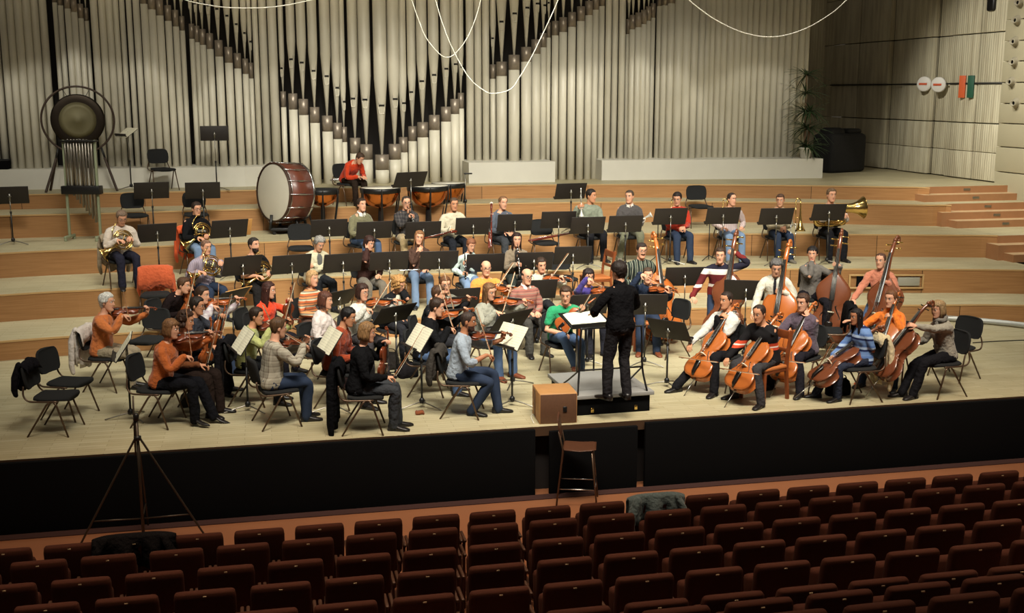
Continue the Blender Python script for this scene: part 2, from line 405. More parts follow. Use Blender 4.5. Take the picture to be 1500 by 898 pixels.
# courses of concrete panels: the vertical edges as read off the photograph on the wall plane
edges_px = [1190, 1214, 1252, 1296, 1316, 1361, 1385, 1426, 1470]
ys = [atX(x, 190, XW).y for x in edges_px]
zs = [1.97, 2.62, 3.28, 4.2, 5.35, 6.6, 9.0]
for i in range(len(ys) - 1):
    ya, yb = ys[i + 1], ys[i]
    narrow = i in (0, 3, 5)
    for j in range(len(zs) - 1):
        m = MB(); dx = .1 if narrow else 0
        m.box((XW + .08 + dx, (ya + yb) / 2, (zs[j] + zs[j + 1]) / 2), (.14, yb - ya - .06, zs[j + 1] - zs[j] - (.035 if zs[j] == 4.2 or zs[j + 1] == 4.2 else .012)), bev=.012)
        struct(m.build('wall_right_panel', M_CONC))
o = MB().box((14.9, 32.3, 4.5), (4, .2, 9)).build('wall_alcove', M_CONC); struct(o)
# smooth stepped wall block nearer the stalls
M_PLASTER = mat('sand_plaster', (172, 163, 136), .8, 0, .05, 2, .1, 60)
z0 = 1.9
blk = [(1.5, 2.22), (2.24, 2.78), (2.8, 3.3), (3.32, 3.74), (3.76, 4.2), (4.22, 4.66), (4.68, 5.1), (5.12, 5.56), (5.58, 9)]
for i, (a, b_) in enumerate(blk):
    yy = 23.25 + (0.02 if i % 2 else 0)
    m = MB(); m.box((16.32 + .3, (yy + 14) / 2, (a + b_) / 2), (.6, yy - 14, b_ - a), bev=.012)
    struct(m.build('wall_right_block', M_PLASTER))
o = MB().box((16.34 + .3, 18.2, .72), (.6, 8.5, 1.56), bev=.01).build('wall_right_base', M_PLASTER); struct(o)
o = MB().box((17.1, 18.0, 4.5), (.2, 9, 9.2)).build('wall_right_backing', M_JOINT); struct(o)
# ------------------------------------------------------------------ steps beside the risers at the right
M_STEP = mat('step_wood', (158, 112, 76), .5, 0, .12, 5); M_STEPT = mat('step_top', (190, 160, 122), .5, 0, .1, 5)
for (ya, yb, z1, lamp) in ((22.75, 31.0, 1.95, 0), (22.40, 22.80, 1.80, 1), (21.95, 22.45, 1.65, 0), (21.62, 22.0, 1.50, 1), (21.30, 21.70, 1.35, 1), (20.02, 21.40, 1.20, 1), (19.72, 20.1, 1.05, 0), (19.42, 19.8, .90, 0), (18.6, 19.5, .75, 0)):
    x0 = {1.80: 14.05, 1.50: 14.0, 1.35: 14.15, 1.05: 14.05, .90: 14.18}.get(z1, 14.24)
    m = MB(); m.prism([(x0, ya), (16.6, ya), (16.6, yb), (x0, yb)], -.1, z1 + (.001 if z1 > 1.9 else 0), 0, 1)
    struct(m.build('trim_step', [M_TREAD if z1 in (1.95, 1.65, 1.2, .75) else M_STEPT, M_STEP]))
    m = MB(); m.box((15.3, ya - .004, z1 - .075), (.16, .012, .05), bev=.004); struct(m.build('trim_step_light', M_STEEL))
# ------------------------------------------------------------------ pocket panel with sockets in the right riser face
a = at(1243, 424.5, .36); b = at(1350, 424.5, .36)
ang = math.atan2(b.y - a.y, b.x - a.x)
t = empty('socket_panel', ((a + b) / 2).to_tuple(), ang); t.location.z = .52; t.location.y -= .02
tag(t, 'shallow wooden socket panel in the face of the riser behind the double basses', 'panel')
w = (b - a).length
m = MB()
for c, s in (((0, 0, .12), (w, .04, .03)), ((0, 0, -.12), (w, .04, .03)), ((-w / 2, 0, 0), (.03, .04, .27)), ((w / 2, 0, 0), (.03, .04, .27))): m.box(c, s, bev=.004)
m.build('frame', M_NOSE, t)
MB().box((-.36, .005, 0), (w * .28, .02, .2)).build('recess', M_PIT, t)
MB().box((.42, .0, 0), (w * .3, .03, .16), bev=.006).build('socket_plate', mat('grey_plate', (150, 146, 132), .5), t)
# ------------------------------------------------------------------ organ
M_PIPE = mat('pipe_white', (214, 208, 190), .42, 0, .06, 2.5)
M_COLLAR = mat('zinc_collar', (150, 138, 124), .4, .45, .2, 20)
M_SLOT = mat('pipe_slot', (20, 16, 12), .9)
YO = 26.75
# per bank: label, bulge towards the stalls, pipes (x px, half gap px between neighbours, collar top y, collar bottom y) - None: runs straight up
banks = [
 ('bank of plain white organ pipes at the far left behind the gong', .25, 276-31, [(-6,11,0,0),(6,11,0,0),(18,11,0,0),(29,11,0,0),(40.5,12,0,0),(52.5,12,0,0),(64,11.5,0,0),(76,12,0,0)]),
 ('bank of narrow organ pipes directly behind the gong', .3, 245, [(94,7,-15,4),(102,8,-10,8),(112,9,-4,13),(121,9,0,18),(130,8.5,6,27),(138,7,12,31)]),
 ('four plain organ pipes between the gong and the tilted white music sheet', -.1, 246, [(149.5,10.5,0,0),(161,11,0,0),(172,11,0,0),(181,8,0,0)]),
 ('bank of organ pipes rising behind the chair on the top step', .35, 245, [(190,8,-40,-20),(200,8,-34,-14),(210.5,10,-28,-8),(222,11,-16,6),(233,11,-7,14),(244,10.5,0,23),(255.5,10,8,31),(266,9.5,15,39),(275,8,24,45)]),
 ('bank of organ pipes behind the upright black music stand', .35, 244, [(288.5,8,35,57),(296,7.5,38,62),(304,9,43,66),(314,10,49,72),(326.5,11.5,59,83),(340,11.5,69,92),(352.5,10.5,78,100.5),(363.5,9,86,108.5),(371.5,7,92,115)]),
 ('three plain organ pipes left of the bass drum', -.15, 243, [(380,8,0,0),(391,12,0,0),(404.5,13,0,0)]),
 ('bank of organ pipes directly behind the bass drum', .3, 268, [(417,8,134,157),(431,13,137,160.5),(446,14,145,168.5),(462,14,157,180),(480,15.5,169.5,192.5),(494.5,13.5,180,203.5),(504,9,186,208)]),
 ('middle bank of the widest organ pipes behind the kettle drums', .45, 269, [(520,15.5,202,224.5),(536.5,18,211.5,233.5),(559,20,226.5,248.5),(578,18,211,233.5),(590.5,13,201,223)]),
 ('bank of organ pipes to the right of the kettle drums', .3, 268, [(604.5,13,185,206.5),(619.5,16,179,201),(636.5,15.5,168.5,190.5),(653.5,14.5,156.5,178),(666.5,13,145,167),(675.5,9,136,159)]),
 ('three plain organ pipes above the low white plinth beside the drums', -.1, 240, [(689,11,0,0),(700.5,11,0,0),(712,10,0,0)]),
 ('bank of organ pipes above the short white plinth', .35, 238, [(722.5,9,94.5,115.5),(735,15,90.5,111.5),(753,15.5,80.5,102.5),(770.5,14.5,69,90.5),(784.5,13,58,79),(795,9.5,48.5,69.5)]),
 ('bank of organ pipes standing on the floor between the two white plinths', .3, 266, [(803,6,33,55),(812.5,10,31,52),(823.8,11,25.5,47),(836.3,11,18,39.5),(849,11,9.5,31),(860.5,10.5,1.5,22.5),(870,9,-6,14.5),(879,8.5,-12,9)]),
 ('three plain organ pipes above the left end of the long white plinth', -.1, 236, [(889,8.5,0,0),(898.5,9,0,0),(909,9,0,0)]),
 ('bank of narrow organ pipes above the long white plinth', .3, 236, [(918,8,28,50),(924,9,22,43),(932,8.5,18.5,40),(939.5,8,14.5,35.5),(946,7.5,9.5,30.5),(952.5,7,5,26)]),
 ('bank of tall organ pipes above the middle of the long white plinth', .3, 235, [(962,8,-12,9),(970,9.5,-14,8),(979,10,-18,5),(990.5,12,-28,-8),(1002,12,-34,-14),(1013,11,-40,-20),(1023,10,-44,-25),(1031,9,-48,-30)]),
 ('bank of plain organ pipes at the right end next to the potted palm', .2, 234, [(1039,8,0,0),(1047.5,9,0,0),(1056,9,0,0),(1065.5,10,0,0),(1075,10,0,0),(1084,9,0,0),(1092,8,0,0),(1100.5,9,0,0),(1110,10,0,0),(1119.5,10,0,0),(1129,10,0,0),(1138.5,10,0,0),(1148,10,0,0),(1157.5,10,0,0),(1167,10,0,0),(1175,8,0,0)]),
]
ZT = 7.4
for label, bulge, ybot, pipes in banks:
    xs = [p[0] for p in pipes]; c = (xs[0] + xs[-1]) / 2; h = max(1, (xs[-1] - xs[0]) / 2)
    root = empty('organ_pipe_bank', (atY(c, 240, YO).x, YO, 1.95))
    tag(root, label, 'organ pipes', 'banks of the organ')
    zb = 1.95 if ybot > 255 else 2.38
    rl = Vector(root.location)
    for i, (x, w, ct, cb) in enumerate(pipes):
        Y = YO - bulge * (1 - ((x - c) / h) ** 2 * 1.15)
        sc = (atY(x + 5, 200, Y).x - atY(x - 5, 200, Y).x) / 10
        X = atY(x, 200, Y).x; r = w * sc * .5 * 1.0
        O = Vector((X, Y, 0)) - rl
        m = MB(); T = Matrix.Translation(O)
        if ct == 0 and cb == 0:
            m.lathe([(r, zb), (r, ZT)], 20, T); p = m.build('pipe', M_PIPE, root)
            continue
        z1 = atY(x, cb, Y).z; z2 = atY(x, ct, Y).z
        L = min(2.6, 9.5 * r + .2); zm = z2 + L * .66; zt = z2 + L
        m.lathe([(r, zb), (r, z1 + .02)], 20, T)
        m.lathe([(r * .16, z2 - .02), (r * .95, zt - .02), (r * .97, zt), (r * .97, max(ZT, zt + .5))], 20, T)
        p = m.build('pipe', M_PIPE, root)
        m = MB(); m.lathe([(r * 1.015, z1), (r * 1.015, z2), (r * .9, z2 + .002)], 20, T); m.build('collar', M_COLLAR, p)
        if zm < ZT - .1:
            # mouth: oval lips with a dark slot, facing out of the bank
            rm = r * (.16 + .79 * (zm - z2) / (zt - z2))
            a = math.atan2(X - 0.0, Y) * .0 + (x - c) / h * -.35 * (1 if bulge > 0 else -1)
            Mz = Matrix.Translation(O + Vector((0, 0, zm))) @ Matrix.Rotation(-a * 1.0, 4, 'Z')
            q = MB(); q.box((0, 0, 0), (rm * 1.15, rm * .5, .04)); 
            q.v = [Mz @ (Vector(v) + Vector((0, -rm * .82, .0))) for v in q.v]; q.build('mouth', M_SLOT, p)
            q = MB()
            for s, hh in ((1, .34), (-1, .16)):
                pts = []
                for k in range(13):
                    t = math.pi * k / 12
                    pts.append(Vector((-rm * .62 * math.cos(t), -rm * (.84 + .06 * math.sin(t)), s * (.03 + hh * min(1, math.sin(t) * 1.5)))))
                q.tube([Mz @ v for v in pts], .011, 6)
            q.build('lip', M_PIPE, p)
# ------------------------------------------------------------------ people
SKIN = [mat('skin_light', (214, 158, 128), .55, 0, .05, 40, spec=.3), mat('skin_warm', (196, 138, 104), .55, 0, .05, 40, spec=.3), mat('skin_tan', (170, 114, 82), .55, 0, .05, 40, spec=.3)]
M_LIP = mat('lips', (160, 88, 76), .5)
M_EYE = mat('eye_white', (216, 210, 200), .3)
M_IRIS = mat('iris', (38, 26, 20), .25)
M_GLASS = mat('spectacle_frame', (50, 44, 42), .3, .5)
M_SHOE = mat('black_leather', (24, 20, 19), .4, 0, .1, 20)
M_SHOEB = mat('brown_leather', (112, 58, 34), .45, 0, .12, 20)
M_SHOEG = mat('grey_suede', (112, 104, 92), .8, 0, .1, 20)
SCR = bpy.data.scenes.new('workbench')
from mathutils import noise as _noise
def union(parts, smooth=0, fac=.5, crease=0.0):
    "one closed continuous surface from overlapping closed pieces (each an MB)"
    me = []
    for k, p in enumerate(parts):
        md = bpy.data.meshes.new('w%d' % k); md.from_pydata([tuple(v) for v in p.v], [], p.f); md.update()
        bm = bmesh.new(); bm.from_mesh(md); bmesh.ops.remove_doubles(bm, verts=bm.verts, dist=1e-6); bmesh.ops.recalc_face_normals(bm, faces=bm.faces); bm.to_mesh(md); bm.free()
        me.append(md)
    cl = bpy.data.collections.new('ops')
    base = bpy.data.objects.new('base', me[0]); SCR.collection.objects.link(base)
    ob = []
    for md in me[1:]:
        o = bpy.data.objects.new('op', md); cl.objects.link(o); ob.append(o)
    if ob:
        SCR.collection.children.link(cl)
        mo = base.modifiers.new('u', 'BOOLEAN'); mo.operation = 'UNION'; mo.operand_type = 'COLLECTION'; mo.collection = cl; mo.solver = 'MANIFOLD'
    if crease: sb = base.modifiers.new('s', 'SUBSURF'); sb.levels = 1; sb.render_levels = 1
    with bpy.context.temp_override(scene=SCR, view_layer=SCR.view_layers[0]):
        dg = bpy.context.evaluated_depsgraph_get(); dg.update()
    ev = base.evaluated_get(dg)
    res = bpy.data.meshes.new_from_object(ev, depsgraph=dg)
    bm = bmesh.new(); bm.from_mesh(res)
    if len(bm.verts) == 0:
        print('UNION EMPTY')
    bmesh.ops.remove_doubles(bm, verts=bm.verts, dist=.0008)
    for _ in range(smooth): bmesh.ops.smooth_vert(bm, verts=bm.verts, factor=fac, use_axis_x=True, use_axis_y=True, use_axis_z=True)
    if crease:
        bm.normal_update(); off = Vector((len(bm.verts) * .37, len(bm.faces) * .11, 3.1)); mv = []
        for v in bm.verts:
            q = v.co
            a = _noise.noise(Vector((q.x * 11, q.y * 11, q.z * 7)) + off); b = _noise.noise(Vector((q.x * 24, q.y * 24, q.z * 15)) + off)
            mv.append(v.normal * (crease * (a * 1.0 + b * .7 - .9 * abs(_noise.noise(Vector((q.x * 8, q.y * 8, q.z * 14)) + off * 2)) + .3)))
        for v, d in zip(bm.verts, mv): v.co += d
    bm.verts.index_update()
    out = ([v.co.copy() for v in bm.verts], [[v.index for v in f.verts] for f in bm.faces])
    bm.free()
    bpy.data.objects.remove(base)
    for o in ob: bpy.data.objects.remove(o)
    bpy.data.collections.remove(cl); bpy.data.meshes.remove(res)
    for md in me: bpy.data.meshes.remove(md)
    return out
def to_mesh(name, vf, mats, matf=None):
    me = bpy.data.meshes.new(name); me.from_pydata([tuple(v) for v in vf[0]], [], vf[1])
    for m in (mats if isinstance(mats, (list, tuple)) else [mats]): me.materials.append(m)
    me.polygons.foreach_set('use_smooth', [True] * len(me.polygons))
    if matf: me.polygons.foreach_set('material_index', [matf(p.center) for p in me.polygons])
    me.update(); return me
# -- head: rings of (z, half width, front, back)
HEAD = [(-.121, .022, .062, -.030), (-.115, .036, .076, -.018), (-.104, .045, .084, .002), (-.090, .052, .085, .025), (-.076, .057, .084, .045), (-.066, .060, .0835, .056), (-.057, .062, .083, .064),
        (-.046, .065, .083, .071), (-.036, .067, .083, .077), (-.026, .069, .0835, .082), (-.014, .071, .084, .087), (-.003, .072, .084, .091), (.008, .0735, .084, .095), (.020, .0745, .085, .098),
        (.034, .0755, .087, .100), (.050, .0755, .086, .100), (.066, .073, .081, .096), (.082, .067, .072, .088), (.096, .057, .058, .074), (.107, .044, .042, .056), (.115, .028, .026, .036), (.119, .012, .011, .016)]
NPH = 30
def head_xy(z, ph, prof):
    _, w, f, b = prof
    yc = (b - f) / 2; hy = (b + f) / 2
    x = w * math.sin(ph); y = yc - hy * math.cos(ph)
    # flatter cheeks and temples
    return x, y
def head_piece(fem=0.0):
    rs = []
    for pr in HEAD:
        z, w, f, b = pr; ring = []
        jaw = 1 - .07 * fem * max(0, min(1, (-z - .02) / .08))
        for k in range(NPH):
            u = k / NPH; ph = 2 * math.pi * (u if True else 0)
            # more points towards the face
            ph = ph - .35 * math.sin(ph)
            x, y = head_xy(z, ph, pr); x *= jaw
            if math.cos(ph) > 0:
                nz = 0
                if -.046 < z < .03: nz = min(1, (.03 - z) / .055) * (1 if z > -.034 else max(0, (z + .048) / .014))
                y -= (.027 - .005 * fem) * nz * math.exp(-(x / .0115) ** 2)
                y += .011 * math.exp(-((abs(x) - .031) / .015) ** 2 - ((z - .012) / .014) ** 2)
                y -= .004 * math.exp(-((abs(x) - .03) / .02) ** 2 - ((z - .034) / .008) ** 2)
                y -= .006 * math.exp(-(x / .02) ** 2 - ((z + .062) / .009) ** 2)
                y += .004 * math.exp(-(x / .025) ** 2 - ((z + .077) / .006) ** 2)
                y -= .006 * math.exp(-(x / .018) ** 2 - ((z + .1) / .014) ** 2)
                y -= .004 * math.exp(-((abs(x) - .042) / .016) ** 2 - ((z + .022) / .018) ** 2)
            ring.append(Vector((x, y, z)))
        rs.append(ring)
    m = MB().rings(rs)
    ears = []
    for s in (-1, 1):
        e = MB(); e.sphere((s * .0745, .014, -.004), (.011, .021, .032), 10, 7, M=Matrix.Rotation(s * .35, 3, 'Z')); ears.append(e)
    return [m] + ears
def hair_mesh(style, fem=0.0, seed=0):
    rnd = random.Random(seed)
    deg = math.degrees
    def zmin(d):      # hairline height by angle from the face
        P = {'bald': [(0, 9), (62, 9), (70, .02), (95, .012), (112, -.03), (140, -.068), (180, -.075)],
             'receding': [(0, .097), (25, .09), (48, .085), (62, .04), (75, .0), (95, .012), (112, -.03), (140, -.07), (180, -.08)],
             }.get(style, [(0, .080), (18, .074), (40, .078), (55, .056), (68, .015), (80, -.005), (95, .010), (112, -.03), (140, -.075), (180, -.085)])
        for (a, za), (b, zb) in zip(P, P[1:]):
            if a <= d <= b: return za + (zb - za) * (d - a) / max(1e-6, b - a)
        return P[-1][1]
    thick = {'bald': .006, 'buzz': .005, 'receding': .009, 'short': .012, 'bushy': .022, 'curly': .030, 'bob': .018, 'long': .014, 'bun': .010, 'fringe': .014}.get(style, .014)
    zmaxhair = .055 if style == 'bald' else 9
    m = MB(); rs = []; n = 40
    prof = HEAD
    for i, pr in enumerate(prof):
        z = pr[0]; ring = []
        for k in range(n):
            ph = 2 * math.pi * k / n; d = deg(ph if ph <= math.pi else 2 * math.pi - ph)
            zm = zmin(d)
            if style in ('fringe', 'bob') and d < 62: zm = min(zm, .046 + .022 * abs(math.sin(d * .12 + seed)))
            a = max(0, min(1, (z - zm) / .010 + .5))
            if z > zmaxhair: a = 0
            t = thick * (1 + (.7 if style == 'curly' else .7 if style == 'bushy' else .55) * (rnd.random() - .5))
            if style == 'short' and d < 50: t *= 1.25
            off = a * t - (1 - a) * .010
            if a > .5 and d < 60: off *= .75
            x, y = head_xy(z, ph, pr)
            nv = Vector((x / .075, (y - .008) / .092, z / .12 if z > 0 else z / .3)); nv.normalize()
            p = Vector((x, y, z)) + nv * off
            if a < .5 and math.cos(ph) > .0: p.y += .012 * math.cos(ph)
            ring.append(p)
        rs.append(ring)
    m.rings(rs)
    L = {'bob': .10, 'long': .27, 'fringe': .02}.get(style, 0)
    if style in ('long', 'bob'):
        outer = []; nz = 7; na = 17
        a0 = 62 if style == 'long' else 66
        for j in range(nz):
            f = j / (nz - 1); z = .06 - f * (.06 + L); ring = []
            rx = .088 + (.010 if style == 'bob' else .0) * math.sin(f * 3) - (.022 if style == 'bob' and f > .9 else 0); ry = .108 + .004 * math.sin(f * 3) - (.02 if style == 'bob' and f > .9 else 0) - (.02 * f if style == 'long' else 0)
            def pt(a, k): return Vector((rx * k * math.sin(R(a)) * (1 + .07 * (rnd.random() - .5)), .008 - ry * k * math.cos(R(a)), z + (.01 + .02 * f) * (rnd.random() - .5)))
            A = [a0 + (360 - 2 * a0) * i / (na - 1) for i in range(na)]
            ring = [pt(a, 1.0) for a in A] + [pt(a, .80) for a in A[::-1]]
            outer.append(ring)
        m.rings(outer)
    if style == 'bun': m.sphere((0, .128, .0), (.042, .036, .042), 12, 8)
    if style == 'curly':
        for _ in range(46):
            a = R(55 + 250 * rnd.random()); z = -.05 + .16 * rnd.random()
            rr = .082 + .012 * rnd.random(); 
            if z > .06: rr *= .75
            m.sphere((rr * math.sin(a), .008 - rr * 1.2 * math.cos(a), z), .026 + .008 * rnd.random(), 7, 5)
    for s in (-1, 1):      # eyebrows
        m.tube([(s * .016, -.0885, .032), (s * .030, -.0885, .037), (s * .046, -.0775, .033)], [.0030, .0036, .002], 6)
    return m
def glasses_mesh():
    m = MB()
    for s in (-1, 1):
        pts = [(s * .032 + .023 * math.cos(2 * math.pi * k / 14), -.098, .009 + .018 * math.sin(2 * math.pi * k / 14)) for k in range(15)]
        m.tube(pts, .0022, 5); m.tube([(s * .055, -.097, .012), (s * .079, -.05, .012), (s * .083, .01, .010)], .002, 5)
    m.tube([(-.009, -.099, .012), (.009, -.099, .012)], .0022, 5)
    return m
# -- torso profile: (t along spine, half width, front, back) for a body without clothes
TORSO_M = [(-.115, .090, .060, .065), (-.095, .135, .095, .095), (-.05, .165, .118, .118), (.03, .163, .115, .112), (.12, .148, .108, .095), (.20, .148, .108, .094), (.29, .163, .116, .100), (.37, .172, .112, .100), (.43, .170, .092, .092), (.470, .135, .068, .080), (.495, .085, .052, .066), (.515, .060, .046, .060), (.545, .056, .048, .060), (.59, .055, .046, .060), (.622, .052, .042, .058)]
TORSO_F = [(-.115, .090, .060, .070), (-.095, .132, .092, .096), (-.05, .160, .108, .116), (.03, .150, .104, .102), (.12, .132, .096, .086), (.20, .130, .098, .084), (.28, .146, .122, .090), (.34, .150, .128, .092), (.40, .150, .104, .090), (.440, .135, .078, .082), (.470, .105, .058, .072), (.495, .066, .046, .060), (.515, .050, .042, .052), (.545, .048, .043, .053), (.59, .047, .041, .052), (.622, .045, .038, .050)]
def slump(t, lean, sl):
    "spine point and forward direction at height t: the upper back curls forward by sl"
    a = lean + sl * max(0, t) / .5
    return a
class Pose: pass
def spine(ps, t):
    # integrate the curved spine
    n = 8; p = Vector((0, 0, 0)); 
    for i in range(n):
        a = slump(t * (i + .5) / n, ps.lean, ps.slump)
        p += Vector((0, -math.sin(a), math.cos(a))) * (t / n)
    a = slump(t, ps.lean, ps.slump)
    u = Vector((0, -math.sin(a), math.cos(a))); f = Vector((0, -math.cos(a), -math.sin(a)))
    Mt = Matrix.Rotation(ps.side * max(0, t) / .5, 3, 'Y') @ Matrix.Rotation(ps.twist * max(0, min(1, t / .4)), 3, 'Z')
    return ps.hip + Mt @ p, Mt @ Vector((1, 0, 0)), Mt @ u, Mt @ f
def torso_rings(ps, prof, t0, t1, off, n=24, hem=None):
    rs = []
    P = [q for q in prof if t0 < q[0] < t1]
    def interp(t):
        for a, b in zip(prof, prof[1:]):
            if a[0] <= t <= b[0]:
                k = (t - a[0]) / (b[0] - a[0]); return tuple(x + (y - x) * k for x, y in zip(a, b))
        return prof[0] if t < prof[0][0] else prof[-1]
    P = [interp(t0)] + P + [interp(t1)]
    for (t, w, f, b) in P:
        o, x, u, fw = spine(ps, t); ring = []
        oo = off(t) if callable(off) else off
        bulk = ps.bulk if t < .47 else 1 + (ps.bulk - 1) * .4
        w = w * bulk + oo; f = f * (bulk + ps.belly * max(0, 1 - abs(t - .1) / .2)) + oo; b = b * bulk + oo
        for k in range(n):
            ph = 2 * math.pi * k / n; c, s = math.cos(ph), math.sin(ph)
            e = .82 if t < .46 else 1.0
            sx = math.copysign(abs(s) ** e, s); cy = math.copysign(abs(c) ** e, c)
            ring.append(o + x * (w * sx) + fw * ((f if c > 0 else b) * cy))
        rs.append(ring)
    return rs
def ik(a, b, l1, l2, pole):
    d = b - a; L = d.length
    if L > (l1 + l2) * .995: d = d * ((l1 + l2) * .995 / L); b = a + d; L = d.length
    if L < abs(l1 - l2) * 1.05 + .02: L = abs(l1 - l2) * 1.05 + .02; d = d.normalized() * L; b = a + d
    x = (l1 * l1 - l2 * l2 + L * L) / (2 * L); h = math.sqrt(max(1e-8, l1 * l1 - x * x))
    dn = d.normalized(); p = pole - dn * pole.dot(dn); p = p.normalized() if p.length > 1e-4 else frame_of(dn)[0]
    return a + dn * x + p * h, b
def lerp_path(a, b, n): return [a + (b - a) * (i / (n - 1)) for i in range(n)]
def hand_parts(w, d, nrm, side, curl=.5, k=1.0):
    "palm, four unequal bent fingers and a thumb leaving the side of the palm near the wrist; side +1 = left hand"
    d = d.normalized(); nrm = (nrm - d * nrm.dot(d)).normalized(); th = nrm.cross(d) * side * -1   # towards the thumb
    out = []; rs = []
    for u, hw, ht in ((-.018, .021, .017), (.0, .025, .0175), (.03, .034, .016), (.065, .039, .014), (.088, .037, .012), (.096, .030, .008)):
        c = w + d * (u * k) ; n = 12
        rs.append([c + th * (hw * k * math.cos(2 * math.pi * i / n)) + nrm * (ht * k * math.sin(2 * math.pi * i / n)) for i in range(n)])
    out.append(MB().rings(rs))
    for off, L, r in ((.029, .070, .0088), (.010, .078, .0092), (-.010, .073, .0088), (-.028, .058, .0076)):
        p = w + d * (.082 * k) + th * (off * k); pts = [p - d * .012 * k]; a = 0; dirv = d
        pts.append(p)
        for s, seg in enumerate((.42, .33, .27)):
            a += curl * (.75, .95, .65)[s]
            dirv = d * math.cos(a) + nrm * math.sin(a) + th * (off * .9)
            p = p + dirv.normalized() * (L * seg * k); pts.append(p)
        out.append(MB().tube(pts, [r * k, r * k, r * .98 * k, r * .9 * k, r * .72 * k], 8, round_ends=True))
    p0 = w + d * (.018 * k) + th * (.022 * k)
    td = (th * .78 + d * .62 + nrm * (.25 + .45 * curl)).normalized()
    p1 = p0 + td * .038 * k; td2 = (th * (.55 - .75 * curl) + d * .8 + nrm * (.3 + .5 * curl)).normalized(); p2 = p1 + td2 * .030 * k; p3 = p2 + td2 * .022 * k
    out.append(MB().tube([p0 - td * .01 * k, p0, p1, p2, p3], [.012 * k, .0125 * k, .0108 * k, .010 * k, .0078 * k], 8, round_ends=True))
    return out
def shoe_mesh(kind='shoe'):
    "foot length along -y from the heel at y=+.07; sole on z=0"
    m = MB(); rs = []
    S = [(.075, .022, .05, 0), (.068, .032, .075, 0), (.045, .037, .092, 0), (.01, .038, .088, 0), (-.03, .040, .074, 0), (-.075, .045, .058, 0), (-.12, .047, .046, 0), (-.16, .043, .038, 0), (-.188, .030, .03, 0), (-.198, .014, .022, 0)]
    if kind == 'heel': S = [(.060, .018, .085, .055), (.05, .028, .10, .055), (.02, .030, .098, .05), (-.03, .032, .07, .035), (-.08, .038, .045, .012), (-.12, .040, .036, .002), (-.16, .032, .03, 0), (-.195, .014, .022, 0), (-.21, .005, .016, 0)]
    for y, w, h, zb in S:
        ring = []
        for k in range(12):
            a = 2 * math.pi * k / 12; c, s = math.cos(a), math.sin(a)
            ring.append(Vector((w * math.copysign(abs(c) ** .7, c), y, zb + (h - zb) * (.5 + .5 * math.copysign(abs(s) ** .6, s)))))
        rs.append(ring)
    m.rings(rs)
    if kind == 'heel': m.tube([(0, .045, .06), (0, .045, 0)], [.018, .008], 8)
    else: m.box((0, -.055, .008), (.074, .225, .016), bev=.007, mat=1); m.box((0, .045, .012), (.066, .055, .024), bev=.006, mat=1)
    return m
M_SOLE = mat('shoe_sole', (18, 16, 15), .7)
_shoe = {}
def get_shoe(kind, m):
    if (kind, m.name) not in _shoe: _shoe[(kind, m.name)] = shoe_mesh(kind).mesh('shoe', [m, M_SOLE])
    return _shoe[(kind, m.name)]
_eye = MB(); _eye.sphere((0, 0, 0), (.0125, .0105, .0078), 10, 8)
_eye.sphere((0, -.0052, 0), (.0070, .0062, .0070), 8, 6, mat=1)
EYE = _eye.mesh('eye', [M_EYE, M_IRIS])
GLASSES = glasses_mesh().mesh('glasses', M_GLASS)

